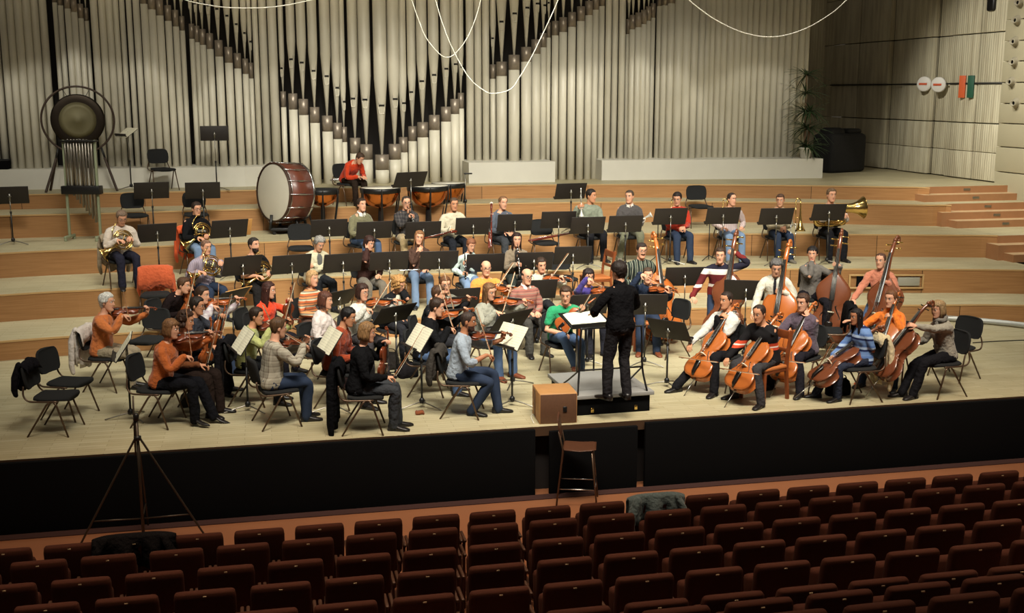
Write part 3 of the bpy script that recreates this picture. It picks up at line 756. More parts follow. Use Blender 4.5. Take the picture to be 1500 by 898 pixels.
def person(name_label, px, lev, face, fem=0, k=1.0, sit=.46, lean=4, slump_=10, side=0, twist=0, bulk=1.0, belly=0.0, head=(0, 8, 0), L=None, RR=None, feetL=None, feetR=None,
           skin=0, hair='short', hair_col=(60, 40, 28), beard=None, top=None, top_kind='sweater', trousers=(40, 44, 56), shoes='black', collar=None, front=None, specs=False, skirt=None, stand=False, hem=-.085, sleeve=None, knee=None, pole=None, seed=0, scarf=None, vest=None, moustache=None):
    """a seated or standing figure. local frame: faces -y, its left is +x; hands are given as (x, y, z, finger direction, palm direction, curl) in metres for a 1.75 m adult"""
    ps = Pose(); ps.lean = R(lean); ps.slump = R(slump_); ps.side = R(side); ps.twist = R(twist); ps.bulk = bulk; ps.belly = belly
    prof = TORSO_F if fem else TORSO_M
    hipz = (sit + .085) / k if not stand else .95
    ps.hip = Vector((0, 0, hipz))
    no, nx, nu, nf = spine(ps, .545)
    # head
    yaw, pit, rol = [R(a) for a in head]
    hb = Matrix((nx, -nf, nu)).transposed() if False else Matrix((nx, -nf, nu)).transposed()
    # undo the trunk's lean for the head, then apply its own turn
    trunk = Matrix.Rotation(ps.twist, 3, 'Z')
    Hm = trunk @ Matrix.Rotation(yaw, 3, 'Z') @ Matrix.Rotation(pit, 3, 'X') @ Matrix.Rotation(rol, 3, 'Y')
    neck_top, _, nu2, nf2 = spine(ps, .595)
    hc = neck_top + Hm @ Vector((0, -.014, .070))
    hs = .97 if fem else 1.0
    HT = Matrix.Translation(hc) @ Hm.to_4x4() @ Matrix.Scale(hs, 4)
    parts = [MB().rings(torso_rings(ps, prof, -.115, .622, lambda t: -.010 if t < .45 else -.002 if t < .49 else 0))]
    hp = head_piece(fem)
    for q in hp: q.v = [tuple(HT @ Vector(v)) for v in q.v]
    parts += hp
    # arms
    sw = (.150 if fem else .172) * (bulk * .5 + .5)
    arm_cloth = []; bw = .92 if fem else 1.0
    l1, l2 = (.275, .245) if fem else (.295, .26)
    hands = {}
    for s, H in ((1, L), (-1, RR)):
        so, sx, su, sf = spine(ps, .425 if not fem else .405)
        S = so + sx * (s * sw) - sf * .005
        if H is None: H = (s * .09, -.26, hipz + .12, (-s * .4, -1, 0), (0, 0, -1), .45)
        W = Vector(H[:3]); pl = Vector((s * .55, .25, -1)) if not (pole and pole.get(s)) else Vector(pole[s])
        E, W = ik(S, W, l1, l2, pl)
        d = Vector(H[3]) if H[3] is not None else (W - E)
        fwd = (W - E).normalized()
        d = d.normalized()
        if d.dot(fwd) < .15: d = (d + fwd * (0.4 - d.dot(fwd))).normalized()
        hands[s] = (W, d, Vector(H[4]), E)
        ins = so + sx * (s * (sw - .07)) - sf * .0
        parts.append(MB().tube([ins, S, S.lerp(E, .35), S.lerp(E, .75), E, E.lerp(W, .3), E.lerp(W, .7), W, W + d * .012], [r * bw for r in (.040, .042, .040, .036, .031, .036, .031, .026, .024)], 12, round_ends=True))
        parts += hand_parts(W + d * .012, d, Vector(H[4]), s, H[5] if len(H) > 5 else .5, .92 if fem else 1.0)
        c = .012
        full = sleeve or ('tee' if top_kind == 'tee' else 'long')
        sm = 1.12 if top_kind in ('jacket', 'coat') else 1.0
        if full == 'long': pts = [ins, S, S.lerp(E, .3), S.lerp(E, .7), S.lerp(E, .92), E.lerp(W, .10), E.lerp(W, .4), E.lerp(W, .75), E.lerp(W, .95)]; rr = (.066, .072, .067, .060, .058, .058, .054, .047, .041)
        elif full == 'rolled': pts = [ins, S, S.lerp(E, .3), S.lerp(E, .7), S.lerp(E, .92), E.lerp(W, .10), E.lerp(W, .3), E.lerp(W, .36)]; rr = (.066, .070, .065, .058, .055, .056, .056, .054)
        else: pts = [ins, S, S.lerp(E, .25), S.lerp(E, .5), S.lerp(E, .58)]; rr = (.066, .071, .069, .066, .064)
        arm_cloth.append(MB().tube(pts, [r * bw * sm * (.6 + .4 * bulk) for r in rr], 14, round_ends=True))
    # legs
    leg_cloth = []; shoe_at = []
    lt, ls = (.43, .43)
    for s, Fp in ((1, feetL), (-1, feetR)):
        Hj = ps.hip + Vector((s * .088, -.01, -.015))
        if Fp is None: Fp = (s * .13, -.47 if not stand else -.02, .085)
        A = Vector(Fp[:3]); fdir = Vector(Fp[3]) if len(Fp) > 3 else Vector((s * .25, -1, 0))
        kp = Vector((s * .10, -1, .55)) if not (knee and knee.get(s)) else Vector(knee[s])
        K, A = ik(Hj, A, lt, ls, kp)
        parts.append(MB().tube([Hj - (K - Hj).normalized() * .03, Hj, Hj.lerp(K, .5), K, K.lerp(A, .35), A, A - Vector((0, 0, .04))], [.065, .068, .060, .042, .045, .036, .034], 12, round_ends=True))
        cuff = .062
        leg_cloth.append(MB().tube([Hj - (K - Hj).normalized() * .03, Hj.lerp(K, .08), Hj.lerp(K, .5), Hj.lerp(K, .88), K + (K - Hj).normalized() * .01 + (K - A).normalized() * .005, K.lerp(A, .14), K.lerp(A, .45), K.lerp(A, .8), A + (A - K).normalized() * .025], [.094, .098, .086, .076, .073, .071, .068, .063, cuff], 14, round_ends=True))
        shoe_at.append((A, fdir, s))
    body = union(parts, 0)
    HTi = HT.inverted()
    Rz = Matrix.Rotation(face, 3, 'Z'); hw = Rz @ (hc * k)
    tp = at(px[0], px[1], lev + hc.z * k)
    loc = Vector((tp.x - hw.x, tp.y - hw.y, lev))
    mats = [SKIN[skin], M_LIP, cloth(beard or moustache, 'beard_%d_%d_%d' % (beard or moustache)) if (beard or moustache) else M_LIP]
    def mf(c):
        q = HTi @ c
        if -.070 < q.z < -.054 and abs(q.x) < .024 and q.y < -.07: return 1
        if moustache and -.058 < q.z < -.036 and abs(q.x) < .034 and q.y < -.06: return 2
        if beard and -.13 < q.z < -.042 and q.y < -.012 and q.y < .02 - abs(q.x) * .1: return 2
        return 0
    root = link('person', to_mesh('body', body, mats, mf))
    tag(root, name_label, 'person')
    root.location = loc; root.rotation_euler = (0, 0, face); root.scale = (k, k, k)
    # garments
    if top is not None:
        mt = top if isinstance(top, bpy.types.Material) else cloth(top)
        neck_t = {'turtle': .565, 'sweater': .508, 'tee': .503, 'shirt': .513, 'jacket': .51, 'coat': .51}.get(top_kind, .508)
        thick = {'jacket': .024, 'coat': .026, 'tee': .012, 'shirt': .013}.get(top_kind, .017)
        vf = union([MB().rings(torso_rings(ps, prof, hem, neck_t, lambda t: thick + .012 * max(0, min(1, (.12 - abs(t - .0)) / .12)) if t < .47 else thick * .75))] + arm_cloth, 2, .4, .015)
        nm = {'turtle': 'sweater', 'tee': 'shirt'}.get(top_kind, top_kind)
        link(nm, to_mesh(nm, vf, mt), root)
    if vest:
        vf = union([MB().rings(torso_rings(ps, prof, hem, .455, lambda t: .034 if t < .36 else .034 - (t - .36) * .10))], 1, .4, .008)
        link('waistcoat', to_mesh('waistcoat', vf, cloth(vest)), root)
    if trousers is not None:
        mt = trousers if isinstance(trousers, bpy.types.Material) else cloth(trousers)
        if skirt:
            rs = torso_rings(ps, prof, -.10, .06, .014)
            vf = union([MB().rings(rs)] + leg_cloth, 2, .4)
        else: vf = union([MB().rings(torso_rings(ps, prof, -.115, .055, .016))] + leg_cloth, 2, .4, .011)
        link('skirt' if skirt else 'trousers', to_mesh('trousers', vf, mt), root)
    sm = {'black': M_SHOE, 'brown': M_SHOEB, 'grey': M_SHOEG, 'heel': M_SHOE}[shoes]
    for A, fd, s in shoe_at:
        o = link('shoe', get_shoe('heel' if shoes == 'heel' else 'shoe', sm), root)
        fd = Vector((fd.x, fd.y, 0 if len(fd) < 3 else fd.z)).normalized()
        q = Vector((fd.x, fd.y, 0)).normalized()
        o.location = A + Vector((0, 0, -.085))
        o.rotation_euler = (-math.asin(max(-1, min(1, -fd.z))) if False else math.asin(max(-1, min(1, -fd.z))), 0, math.atan2(q.x, -q.y))
    # hair, eyes, spectacles
    if hair:
        hm = hair_mesh(hair, fem, seed)
        hm.v = [tuple(HT @ Vector(v)) for v in hm.v]
        hm.build('hair', hair_mat(hair_col), root)
    for s in (-1, 1):
        e = link('eye', EYE, root); e.matrix_local = HT @ Matrix.Translation((s * .031, -.0725, .012))
    if specs:
        g = link('glasses', GLASSES, root); g.matrix_local = HT
    # collar / shirt front showing in the neckline
    if collar:
        m = MB(); cm = cloth(collar, 'collar_%d_%d_%d' % tuple(collar))
        o, x, u, fw = spine(ps, .515)
        def cp(a, r, h): return o + x * (r * math.sin(a)) + fw * (r * (.86 if math.cos(a) > 0 else 1.05) * math.cos(a)) + u * h
        A = [R(16) + R(328) * i / 20 for i in range(21)]
        w0 = .058 if fem else .066
        m.rings([[cp(a, w0, -.012), cp(a, w0 + .012, -.014), cp(a, w0 + .006, .020), cp(a, w0 - .002, .020)] for a in A], smooth=True)
        for s in (-1, 1):
            a = R(16) * s
            b0 = cp(a * .4, w0 + .004, .012); b1 = cp(a * 3.2, w0 + .012, .010); b2 = cp(a * 3.0, w0 + .030, -.040) + fw * .012; b3 = cp(a * .5, w0 + .024, -.050) + fw * .014
            nn = fw * .004; q = [b0, b1, b2, b3]
            m.rings([[p - nn for p in q], [p + nn for p in q]], smooth=False)
        m.build('collar', cm, root)
    if front:
        col, t_lo, half = front; m = MB(); cm = cloth(col, 'front_%d_%d_%d' % tuple(col))
        rs = []
        for i in range(9):
            t = t_lo + (.500 - t_lo) * i / 8; a = half * (.35 + .65 * i / 8)
            rr = torso_rings(ps, prof, t, t + .001, (.027 if top_kind not in ('jacket', 'coat') else .034) if t < .47 else .018, n=24)
            o, x, u, fw = spine(ps, t)
            def pick(ang):
                ang = ang % (2 * math.pi); kf = ang / (2 * math.pi) * 24; i0 = int(kf) % 24; f = kf - int(kf)
                return rr[0][i0].lerp(rr[0][(i0 + 1) % 24], f)
            row = [pick(R(b)) for b in np.linspace(-a, a, 7)]
            rs.append([p + fw * .002 for p in row] + [p - fw * .010 for p in row[::-1]])
        m.rings(rs); m.build('shirt_front', cm, root)
    if scarf:
        o, x, u, fw = spine(ps, .515)
        pts = [o + x * (.075 * math.sin(a)) + fw * (.075 * math.cos(a)) + u * (.01 + .012 * math.sin(3 * a)) for a in [2 * math.pi * i / 20 for i in range(21)]]
        m = MB(); m.tube(pts, .03, 10)
        m.tube([o + fw * .09 + x * .03, o + fw * .135 + x * .04 - u * .12, o + fw * .15 + x * .03 - u * .28], [.03, .04, .035], 10, flat=.5, round_ends=True)
        m.build('scarf', cloth(scarf), root)
    root['hands'] = 0
    del root['hands']
    Mw = Matrix.Translation(Vector(loc)) @ Matrix.Rotation(face, 4, 'Z') @ Matrix.Scale(k, 4)
    return root, Mw, hands, HT
# ------------------------------------------------------------------ furniture and instruments (one of each kind is built, then copied)
def proto_done(root):
    k = kids_of(root); root['proto'] = 1
    return root, k
_used = {}
def instance(P, M, label, cat, group=None, name=None):
    "the first call uses the built thing itself, later ones copy it with its parts"
    root, kids = P
    if root.name not in _used: _used[root.name] = 1; o = root; del o['proto']
    else:
        o = copy_tree(root, kids)
        if 'proto' in o: del o['proto']
        for c in ('label', 'group'):
            if c in o: del o[c]
    o.matrix_world = M
    o.matrix_basis = M
    tag(o, label, cat, group)
    return o
def TR(loc, rz=0): return Matrix.Translation(Vector(loc)) @ Matrix.Rotation(rz, 4, 'Z')
def axis_matrix(p, ydir, zdir):
    y = Vector(ydir).normalized(); z = Vector(zdir); z = (z - y * z.dot(y)).normalized(); x = y.cross(z)
    M = Matrix((x, y, z)).transposed().to_4x4(); M.translation = Vector(p); return M
# ---- stacking chair
def make_chair(seat_mat, leg_mat):
    t = empty('padded_chair')
    m = MB(); rs = []
    for (yy, hw, dz) in ((.155, .17, .0), (.145, .20, .0), (.06, .225, -.006), (-.06, .232, -.008), (-.17, .235, -.002), (-.24, .225, -.002), (-.265, .19, -.010), (-.27, .14, -.016)):
        n = 18
        rs.append([Vector((hw * math.copysign(abs(math.cos(a)) ** .5, math.cos(a)), yy, .445 + dz + .026 * math.copysign(abs(math.sin(a)) ** .6, math.sin(a)))) for a in [2 * math.pi * i / n for i in range(n)]])
    m.rings(rs); m.build('seat', seat_mat, t)
    m = MB(); rs = []
    for (z, hw) in ((.555, .13), (.565, .185), (.60, .215), (.68, .228), (.76, .225), (.82, .205), (.848, .17), (.856, .11)):
        n = 18; yo = .205 + (z - .55) * .16
        rs.append([Vector((hw * math.copysign(abs(math.cos(a)) ** .6, math.cos(a)), yo - .03 * (1 - (math.cos(a)) ** 2 * 1.0) * 0 + .024 * math.copysign(abs(math.sin(a)) ** .6, math.sin(a)) + .03 * (1 - abs(math.cos(a))) , z)) for a in [2 * math.pi * i / n for i in range(n)]])
    m.rings(rs); m.build('backrest', seat_mat, t)
    for s in (-1, 1):
        MB().tube([(s * .235, -.10, .425), (s * .238, -.14, .38), (s * .265, -.265, .0)], [.012, .0125, .011], 8, round_ends=False).build('leg', leg_mat, t)
        MB().tube([(s * .235, -.06, .425), (s * .238, -.02, .38), (s * .255, .22, .0)], [.012, .0125, .011], 8).build('leg', leg_mat, t)
        MB().tube(smooth_curve([(s * .235, -.16, .424), (s * .238, .08, .424), (s * .238, .19, .435), (s * .222, .245, .50), (s * .19, .25, .60)], 5), .0115, 8).build('back_frame', leg_mat, t)
    MB().tube([(-.235, -.08, .415), (.235, -.08, .415)], .011, 8).build('crossbar', leg_mat, t)
    return proto_done(t)
CHAIR = make_chair(M_FABRIC, M_TUBE)
def make_wood_chair():
    t = empty('wooden_chair')
    m = MB(); m.box((0, -.05, .45), (.44, .44, .05), bev=.018); m.build('seat', mat('ochre_seat', (168, 96, 44), .6, 0, .1, 20), t)
    MB().box((0, -.05, .412), (.42, .42, .05), bev=.006).build('seat_frame', M_WOODCHAIR, t)
    for s in (-1, 1):
        MB().box((s * .195, -.245, .205), (.04, .04, .41), bev=.006).build('leg', M_WOODCHAIR, t)
        m = MB(); m.rings([[Vector((s * .2 + dx, yy + dy, z)) for dx, dy in ((-.02, -.018), (.02, -.018), (.02, .018), (-.02, .018))] for yy, z in ((.21, 0), (.165, .42), (.18, .62), (.24, .92))], smooth=False); m.build('leg', M_WOODCHAIR, t)
    MB().box((0, .222, .86), (.38, .026, .11), bev=.008).build('back_rail', M_WOODCHAIR, t)
    MB().box((0, .188, .66), (.38, .02, .05), bev=.006).build('back_rail', M_WOODCHAIR, t)
    return proto_done(t)
WCHAIR = make_wood_chair()
def make_bass_stool():
    t = empty('tall_stool')
    m = MB(); m.lathe([(.02, .70), (.17, .70), (.185, .715), (.185, .745), (.17, .76), (.03, .762)], 24); m.build('seat', M_FABRIC, t)
    for a in (45, 135, 225, 315):
        c, s = math.cos(R(a)), math.sin(R(a))
        MB().tube([(.13 * c, .13 * s, .70), (.22 * c, .22 * s, 0)], .013, 8).build('leg', M_BLACK, t)
    m = MB(); m.tube([(.185 * math.cos(R(a)), .185 * math.sin(R(a)), .27) for a in range(0, 361, 15)], .009, 6); m.build('footring', M_BLACK, t)
    return proto_done(t)
STOOL = make_bass_stool()
# ---- orchestra stand
def make_stand(h=.92, tilt=24, w=.66, hh=.36, sheet=False):
    t = empty('music_stand')
    T = Matrix.Translation((0, -.02, h)) @ Matrix.Rotation(R(tilt), 4, 'X')
    m = MB(); m.box((0, 0, 0), (w, .012, hh), bev=.005); m.box((0, .035, -hh / 2 + .004), (w, .075, .01), bev=.003); m.box((0, .07, -hh / 2 + .014), (w, .008, .026), bev=.002)
    m.v = [tuple(T @ Vector(v)) for v in m.v]; m.build('desk', M_DESK, t)
    m = MB(); m.tube([(0, -.045, h - .10), (0, -.045, h + .03)], .016, 10); m.tube([(-.03, -.04, h - .02), (.03, -.04, h - .02)], .012, 8); m.build('bracket', M_STEEL, t)
    MB().tube([(0, -.045, .55), (0, -.045, h - .06)], .0095, 10).build('upper_pole', M_STEEL, t)
    m = MB(); m.tube([(0, -.045, .07), (0, -.045, .60)], .0135, 10); m.lathe([(.013, .58), (.02, .585), (.02, .62), (.012, .625)], 10, Matrix.Translation((0, -.045, 0))); m.build('lower_pole', M_BLACK, t)
    m = MB(); m.lathe([(.02, .055), (.034, .06), (.036, .10), (.022, .125), (.014, .13)], 12, Matrix.Translation((0, -.045, 0))); m.build('hub', M_BLACK, t)
    for a in (90, 210, 330):
        c, s = math.cos(R(a)), math.sin(R(a))
        MB().tube([(.02 * c, -.045 + .02 * s, .075), (.15 * c, -.045 + .15 * s, .05), (.30 * c, -.045 + .30 * s, .012)], [.010, .009, .009], 8, round_ends=True).build('foot', M_STEEL, t)
    return proto_done(t)
def make_sheet():
    t = empty('sheet_music'); m = MB(); rs = []
    for i in range(13):
        x = -.255 + .51 * i / 12; b = .010 * math.sin(math.pi * min(1, abs(x) / .25)) + .002
        rs.append([Vector((x, b, -.165)), Vector((x, b, .165)), Vector((x, -.003, .165)), Vector((x, -.003, -.165))])
    m.rings(rs, smooth=False)
    m.build('pages', MUSIC, t); return proto_done(t)
def music_mat():
    m = bpy.data.materials.new('printed_music'); m.use_nodes = True; N, L = nodes(m); b = N['Principled BSDF']
    tc = N.new('ShaderNodeTexCoord'); sx = N.new('ShaderNodeSeparateXYZ'); L.new(tc.outputs['Object'], sx.inputs[0])
    def chain(sock, op, v):
        n = N.new('ShaderNodeMath'); n.operation = op; n.inputs[1].default_value = v; L.new(sock, n.inputs[0]); return n.outputs[0]
    stv = chain(chain(sx.outputs['Z'], 'DIVIDE', .034), 'FRACT', 0)
    band = chain(stv, 'LESS_THAN', .42)
    nz = N.new('ShaderNodeTexNoise'); nz.inputs['Scale'].default_value = 150; L.new(tc.outputs['Object'], nz.inputs['Vector'])
    ink = chain(nz.outputs['Fac'], 'GREATER_THAN', .52)
    ml = N.new('ShaderNodeMath'); ml.operation = 'MULTIPLY'; L.new(band, ml.inputs[0]); L.new(ink, ml.inputs[1])
    mx = N.new('ShaderNodeMix'); mx.data_type = 'RGBA'; mx.inputs[6].default_value = rgb((232, 226, 200)); mx.inputs[7].default_value = rgb((196, 190, 166))
    L.new(ml.outputs[0], mx.inputs[0]); L.new(mx.outputs[2], b.inputs['Base Color']); b.inputs['Roughness'].default_value = .8
    return m
MUSIC = music_mat()
SHEET = make_sheet()
# ---- violin family
OUT_V = [(0, .0), (.004, .08), (.02, .17), (.06, .235), (.12, .277), (.20, .293), (.28, .28), (.34, .245), (.385, .205), (.41, .200), (.43, .205), (.445, .170), (.49, .157), (.55, .158), (.60, .178), (.625, .205), (.645, .200), (.67, .212), (.74, .233), (.81, .235), (.88, .212), (.94, .16), (.98, .09), (.997, .04), (1.0, .0)]
OUT_B = [(0, .0), (.004, .10), (.02, .19), (.06, .25), (.13, .295), (.21, .305), (.29, .29), (.36, .245), (.40, .215), (.42, .218), (.435, .20), (.46, .178), (.52, .170), (.57, .182), (.595, .205), (.615, .205), (.65, .222), (.71, .235), (.77, .228), (.83, .195), (.89, .14), (.95, .085), (.985, .05), (.998, .03), (1.0, .0)]
def make_string_instrument(name, L, kind, varnish):
    t = empty(name)
    out = OUT_B if kind == 'bass' else OUT_V
    rib = {'violin': .088, 'cello': .155, 'bass': .18}[kind] * L
    arch = .042 * L
    m = MB()
    P = [(hw, y) for y, hw in out] + [(-hw, y) for y, hw in out[-2:0:-1]]
    def ring(sc, z): return [Vector((x * sc * L, (.48 + (y - .48) * (1 - (1 - sc) * .8)) * L, z)) for x, y in P]
    m.rings([ring(.25, -rib - arch), ring(.6, -rib - arch * .8), ring(.9, -rib - arch * .25), ring(1.03, -rib), ring(1.03, -rib + .006 * L), ring(.985, -rib + .008 * L), ring(.985, -.008 * L), ring(1.03, -.006 * L), ring(1.03, .003 * L), ring(.9, arch * .3), ring(.6, arch * .85), ring(.25, arch)])
    m.build('body', varnish, t)
    zb = arch + .095 * L; yb = .43 * L; nl = {'violin': .66, 'cello': .60, 'bass': .62}[kind] * L
    # neck and scroll
    nk = MB(); nk.tube([(0, .96 * L, -.03 * L), (0, 1.04 * L, .035 * L), (0, L + nl * .55, .055 * L)], [.045 * L, .036 * L, .032 * L], 10, round_ends=True)
    pb = [(0, L + nl * .55, .050 * L), (0, L + nl * .72, .038 * L), (0, L + nl * .90, .005 * L)]
    nk.tube(pb, [.034 * L, .032 * L, .026 * L], 10, round_ends=True)
    sp = []
    for i in range(22):
        a = -.3 + i * .42; r = .062 * L * (1 - i / 25); sp.append((0, L + nl * .955 + r * math.cos(a + 2.4), -.028 * L + r * math.sin(a + 2.4)))
    nk.tube(sp, [.030 * L * (1 - i / 34) for i in range(22)], 8, round_ends=True, flat=1.2)
    nk.build('neck', varnish, t)
    fw_ = {'violin': 1.0, 'cello': .74, 'bass': .60}[kind]
    fb = MB(); fb.rings([[Vector((x * w * fw_, y, z)) for x, z in ((-1, z0 - .01 * L), (1, z0 - .01 * L), (1, z0 + .004 * L), (.5, z0 + .012 * L), (-.5, z0 + .012 * L), (-1, z0 + .004 * L))] for y, w, z0 in ((.60 * L, .060 * L, .105 * L), (L, .050 * L, .085 * L), (L + nl * .56, .034 * L, .075 * L))], smooth=False); fb.build('fingerboard', M_EBONY, t)
    br = MB(); br.rings([[Vector((x, yb + dy, z)) for x, z in ((-.058 * L, arch * .82), (-.040 * L, zb * .82), (0, zb), (.040 * L, zb * .82), (.058 * L, arch * .82), (.02 * L, arch * 1.0 + .015 * L), (-.02 * L, arch + .015 * L))] for dy in (-.008 * L, .008 * L)], smooth=False); br.build('bridge', M_HAIRWHITE, t)
    tp = MB(); tp.rings([[Vector((w * math.cos(a), y, z + .022 * L * math.sin(a) * (1 if math.sin(a) > 0 else .5))) for a in [2 * math.pi * i / 10 for i in range(10)]] for y, w, z in ((.01 * L, .02 * L, .02 * L), (.06 * L, .04 * L, .055 * L), (.27 * L, .058 * L, .075 * L), (.29 * L, .04 * L, .08 * L))]); tp.build('tailpiece', M_EBONY, t)
    for s in (-1, 1):
        f = MB(); cur = smooth_curve([(s * .075 * L, .53 * L, 0), (s * .062 * L, .51 * L, 0), (s * .085 * L, .45 * L, 0), (s * .125 * L, .38 * L, 0), (s * .138 * L, .35 * L, 0), (s * .12 * L, .335 * L, 0)], 5)
        def top(x): return arch * max(.2, 1 - (abs(x) / (.27 * L)) ** 2) + .001 * L
        f.tube([(p.x, p.y, top(p.x)) for p in cur], .009 * L, 6, flat=1); f.build('f_hole', M_EBONY, t)
    st = MB()
    for x in (-.036, -.012, .012, .036): st.tube([(x * L, .29 * L, .085 * L), (x * .9 * L, yb, zb * (.99 if abs(x) < .02 else .87) + .002 * L), (x * .42 * L, L + nl * .56, .092 * L)], .0032 * L if kind == 'violin' else .0022 * L, 4)
    st.build('strings', M_STEEL, t)
    for i in range(4):
        s = 1 if i % 2 else -1; y = L + nl * (.62 + .075 * i)
        p = MB(); p.tube([(s * -.03 * L, y, .03 * L), (s * .085 * L, y, .03 * L)], .010 * L, 6); p.sphere((s * .105 * L, y, .03 * L), (.026 * L, .012 * L, .026 * L), 8, 6); p.build('peg', M_EBONY if kind != 'bass' else M_BRASS, t)
    if kind == 'violin':
        c = MB(); c.sphere((.09 * L, .06 * L, .06 * L), (.10 * L, .055 * L, .022 * L), 10, 6); c.build('chinrest', M_EBONY, t)
    else:
        e = .34 if kind == 'cello' else .10
        p = MB(); p.lathe([(.03 * L, 0), (.02 * L, .04 * L)], 10, Matrix.Translation((0, .0, -rib * .5)) @ Matrix.Rotation(R(90), 4, 'X')); p.tube([(0, 0, -rib * .5), (0, -e, -rib * .5)], .006, 8); p.build('endpin', M_STEEL, t)
    return proto_done(t)
VIOLIN = make_string_instrument('violin', .356, 'violin', M_VIOLIN)
VIOLIN_D = make_string_instrument('violin', .356, 'violin', M_VIOLIN2)
VIOLA = make_string_instrument('viola', .41, 'violin', M_VIOLIN)
CELLO = make_string_instrument('cello', .755, 'cello', M_CELLO)
CELLO_D = make_string_instrument('cello', .755, 'cello', M_CELLO2)
BASS = make_string_instrument('double_bass', 1.10, 'bass', M_CELLO2)
BASS_L = make_string_instrument('double_bass', 1.10, 'bass', M_CELLO)
def make_bow(L=.745, th=.0048):
    t = empty('bow')
    MB().tube([(0, -.02, 0), (0, .05, 0), (0, L * .5, -.006), (0, L - .02, .0), (0, L, -.022)], [th * 1.2, th * 1.1, th, th * .8, th], 6).build('stick', M_BOWWOOD, t)
    MB().box((0, L / 2 + .01, -.021), (.008, L - .05, .003)).build('horsehair', M_HAIRWHITE, t)
    MB().box((0, .03, -.013), (.012, .045, .022), bev=.003).build('frog', M_EBONY, t)
    return proto_done(t)
BOW = make_bow()
CBOW = make_bow(.72, .0060)
# ---- wind instruments (origin at the mouth end, axis +y)
def make_clarinet(name, L, r, mt, bell=True):
    t = empty(name)
    T = Matrix.Rotation(R(-90), 4, 'X')
    m = MB(); prof = [(.006, 0), (.009, .05), (r, .09), (r, L * .5), (r * 1.15, L * .51), (r * 1.15, L * .54), (r, L * .55), (r * 1.05, L * .86), (r * 1.3, L * .92), (r * (2.6 if bell else 1.6), L), (r * .6, L - .005)]
    m.lathe(prof, 14, T); m.build('tube', mt, t)
    k = MB()
    for i in range(9):
        y = .14 + i * (L - .27) / 8; k.lathe([(.002, r * .9), (.008, r * 1.0), (.008, r * 1.35), (.002, r * 1.4)], 8, Matrix.Translation((0, y, 0)))
    for s in (-1, 1): k.tube([(s * r * .9, .12, r * .8), (s * r * .9, L * .84, r * .8)], .0022, 5)
    for y in (.09, L * .52, L * .87): k.lathe([(r * 1.02, y - .006), (r * 1.22, y - .005), (r * 1.22, y + .005), (r * 1.02, y + .006)], 12, T)
    k.build('keywork', M_CHROME, t)
    return proto_done(t)
CLAR = make_clarinet('clarinet', .66, .014, M_EBONY)
OBOE = make_clarinet('oboe', .62, .011, M_EBONY)
FLUTE = make_clarinet('flute', .67, .0095, M_CHROME, False)
def make_bassoon():
    t = empty('bassoon'); mw = mat('bassoon_maple', (96, 36, 22), .25, 0, .2, 12, coat=.5)
    m = MB(); m.tube([(-.016, .02, 0), (-.016, .42, 0)], [.022, .019], 12, round_ends=True); m.tube([(.016, .05, 0), (.016, 1.12, 0)], [.022, .017], 12, round_ends=True); m.tube([(.016, 1.08, 0), (.016, 1.26, 0)], [.019, .026], 12); m.build('joints', mw, t)
    m = MB(); m.lathe([(.025, 0), (.031, .003), (.031, .03), (.025, .033)], 14, Matrix.Translation((.016, 1.225, 0)) @ Matrix.Rotation(R(-90), 4, 'X')); m.build('bell_ring', M_WHITE, t)
    m = MB(); m.tube(smooth_curve([(-.016, .42, 0), (-.02, .52, .01), (-.05, .56, .07), (-.07, .53, .17)], 5), .005, 6); m.build('crook', M_CHROME, t)
    k = MB()
    for i in range(14): k.sphere((.016 - (i % 3) * .016, .08 + i * .07, .023), (.010, .010, .005), 8, 5)
    k.tube([(0, .06, .024), (.0, 1.0, .022)], .003, 5); k.build('keywork', M_CHROME, t)
    return proto_done(t)
BASSOON = make_bassoon()
def bell_prof(r0, r1, L, n=12):
    return [(r0 + (r1 - r0) * (i / n) ** 4.5 * .85 + (r1 - r0) * .15 * (i / n), L * i / n) for i in range(n + 1)]
def make_horn():
    t = empty('french_horn')
    m = MB()
    for r, dy, a0, a1 in ((.165, 0, 20, 330), (.135, .012, -60, 250), (.105, -.012, 0, 359), (.15, -.02, 100, 340)):
        m.tube([(r * math.cos(R(a)), dy, r * math.sin(R(a))) for a in np.linspace(a0, a1, 40)], .0095, 8, round_ends=True)
    for x, z, x2, z2 in ((-.08, .06, .06, .09), (-.1, -.02, .1, -.04), (-.06, -.09, .08, -.08), (-.02, .1, .02, -.1)): m.tube([(x, .018, z), (x2, .018, z2)], .008, 8, round_ends=True)
    m.tube(smooth_curve([(.16, 0, .05), (.17, .0, .16), (.10, -.02, .27), (.02, -.03, .32)], 6), [.008] * 18 + [.006], 8, round_ends=True)
    m.build('coil', M_BRASS, t)
    v = MB()
    for i in range(3): v.lathe([(.018, -.03), (.026, -.03), (.026, .03), (.018, .032)], 14, Matrix.Translation((-.05 + .055 * i, -.018, .02)) @ Matrix.Rotation(R(90), 4, 'X'))
    v.build('valves', M_STEEL, t)
    b = MB(); T = Matrix.Translation((.08, .0, -.09)) @ Matrix.Rotation(R(125), 4, 'Y') @ Matrix.Rotation(R(22), 4, 'X')
    prof = bell_prof(.016, .15, .29); inner = [(max(.004, r - .004), z + .002) for r, z in prof[::-1]]
    b.lathe(prof + inner, 28, T); b.build('bell', M_BRASS, t)
    return proto_done(t)
HORN = make_horn()
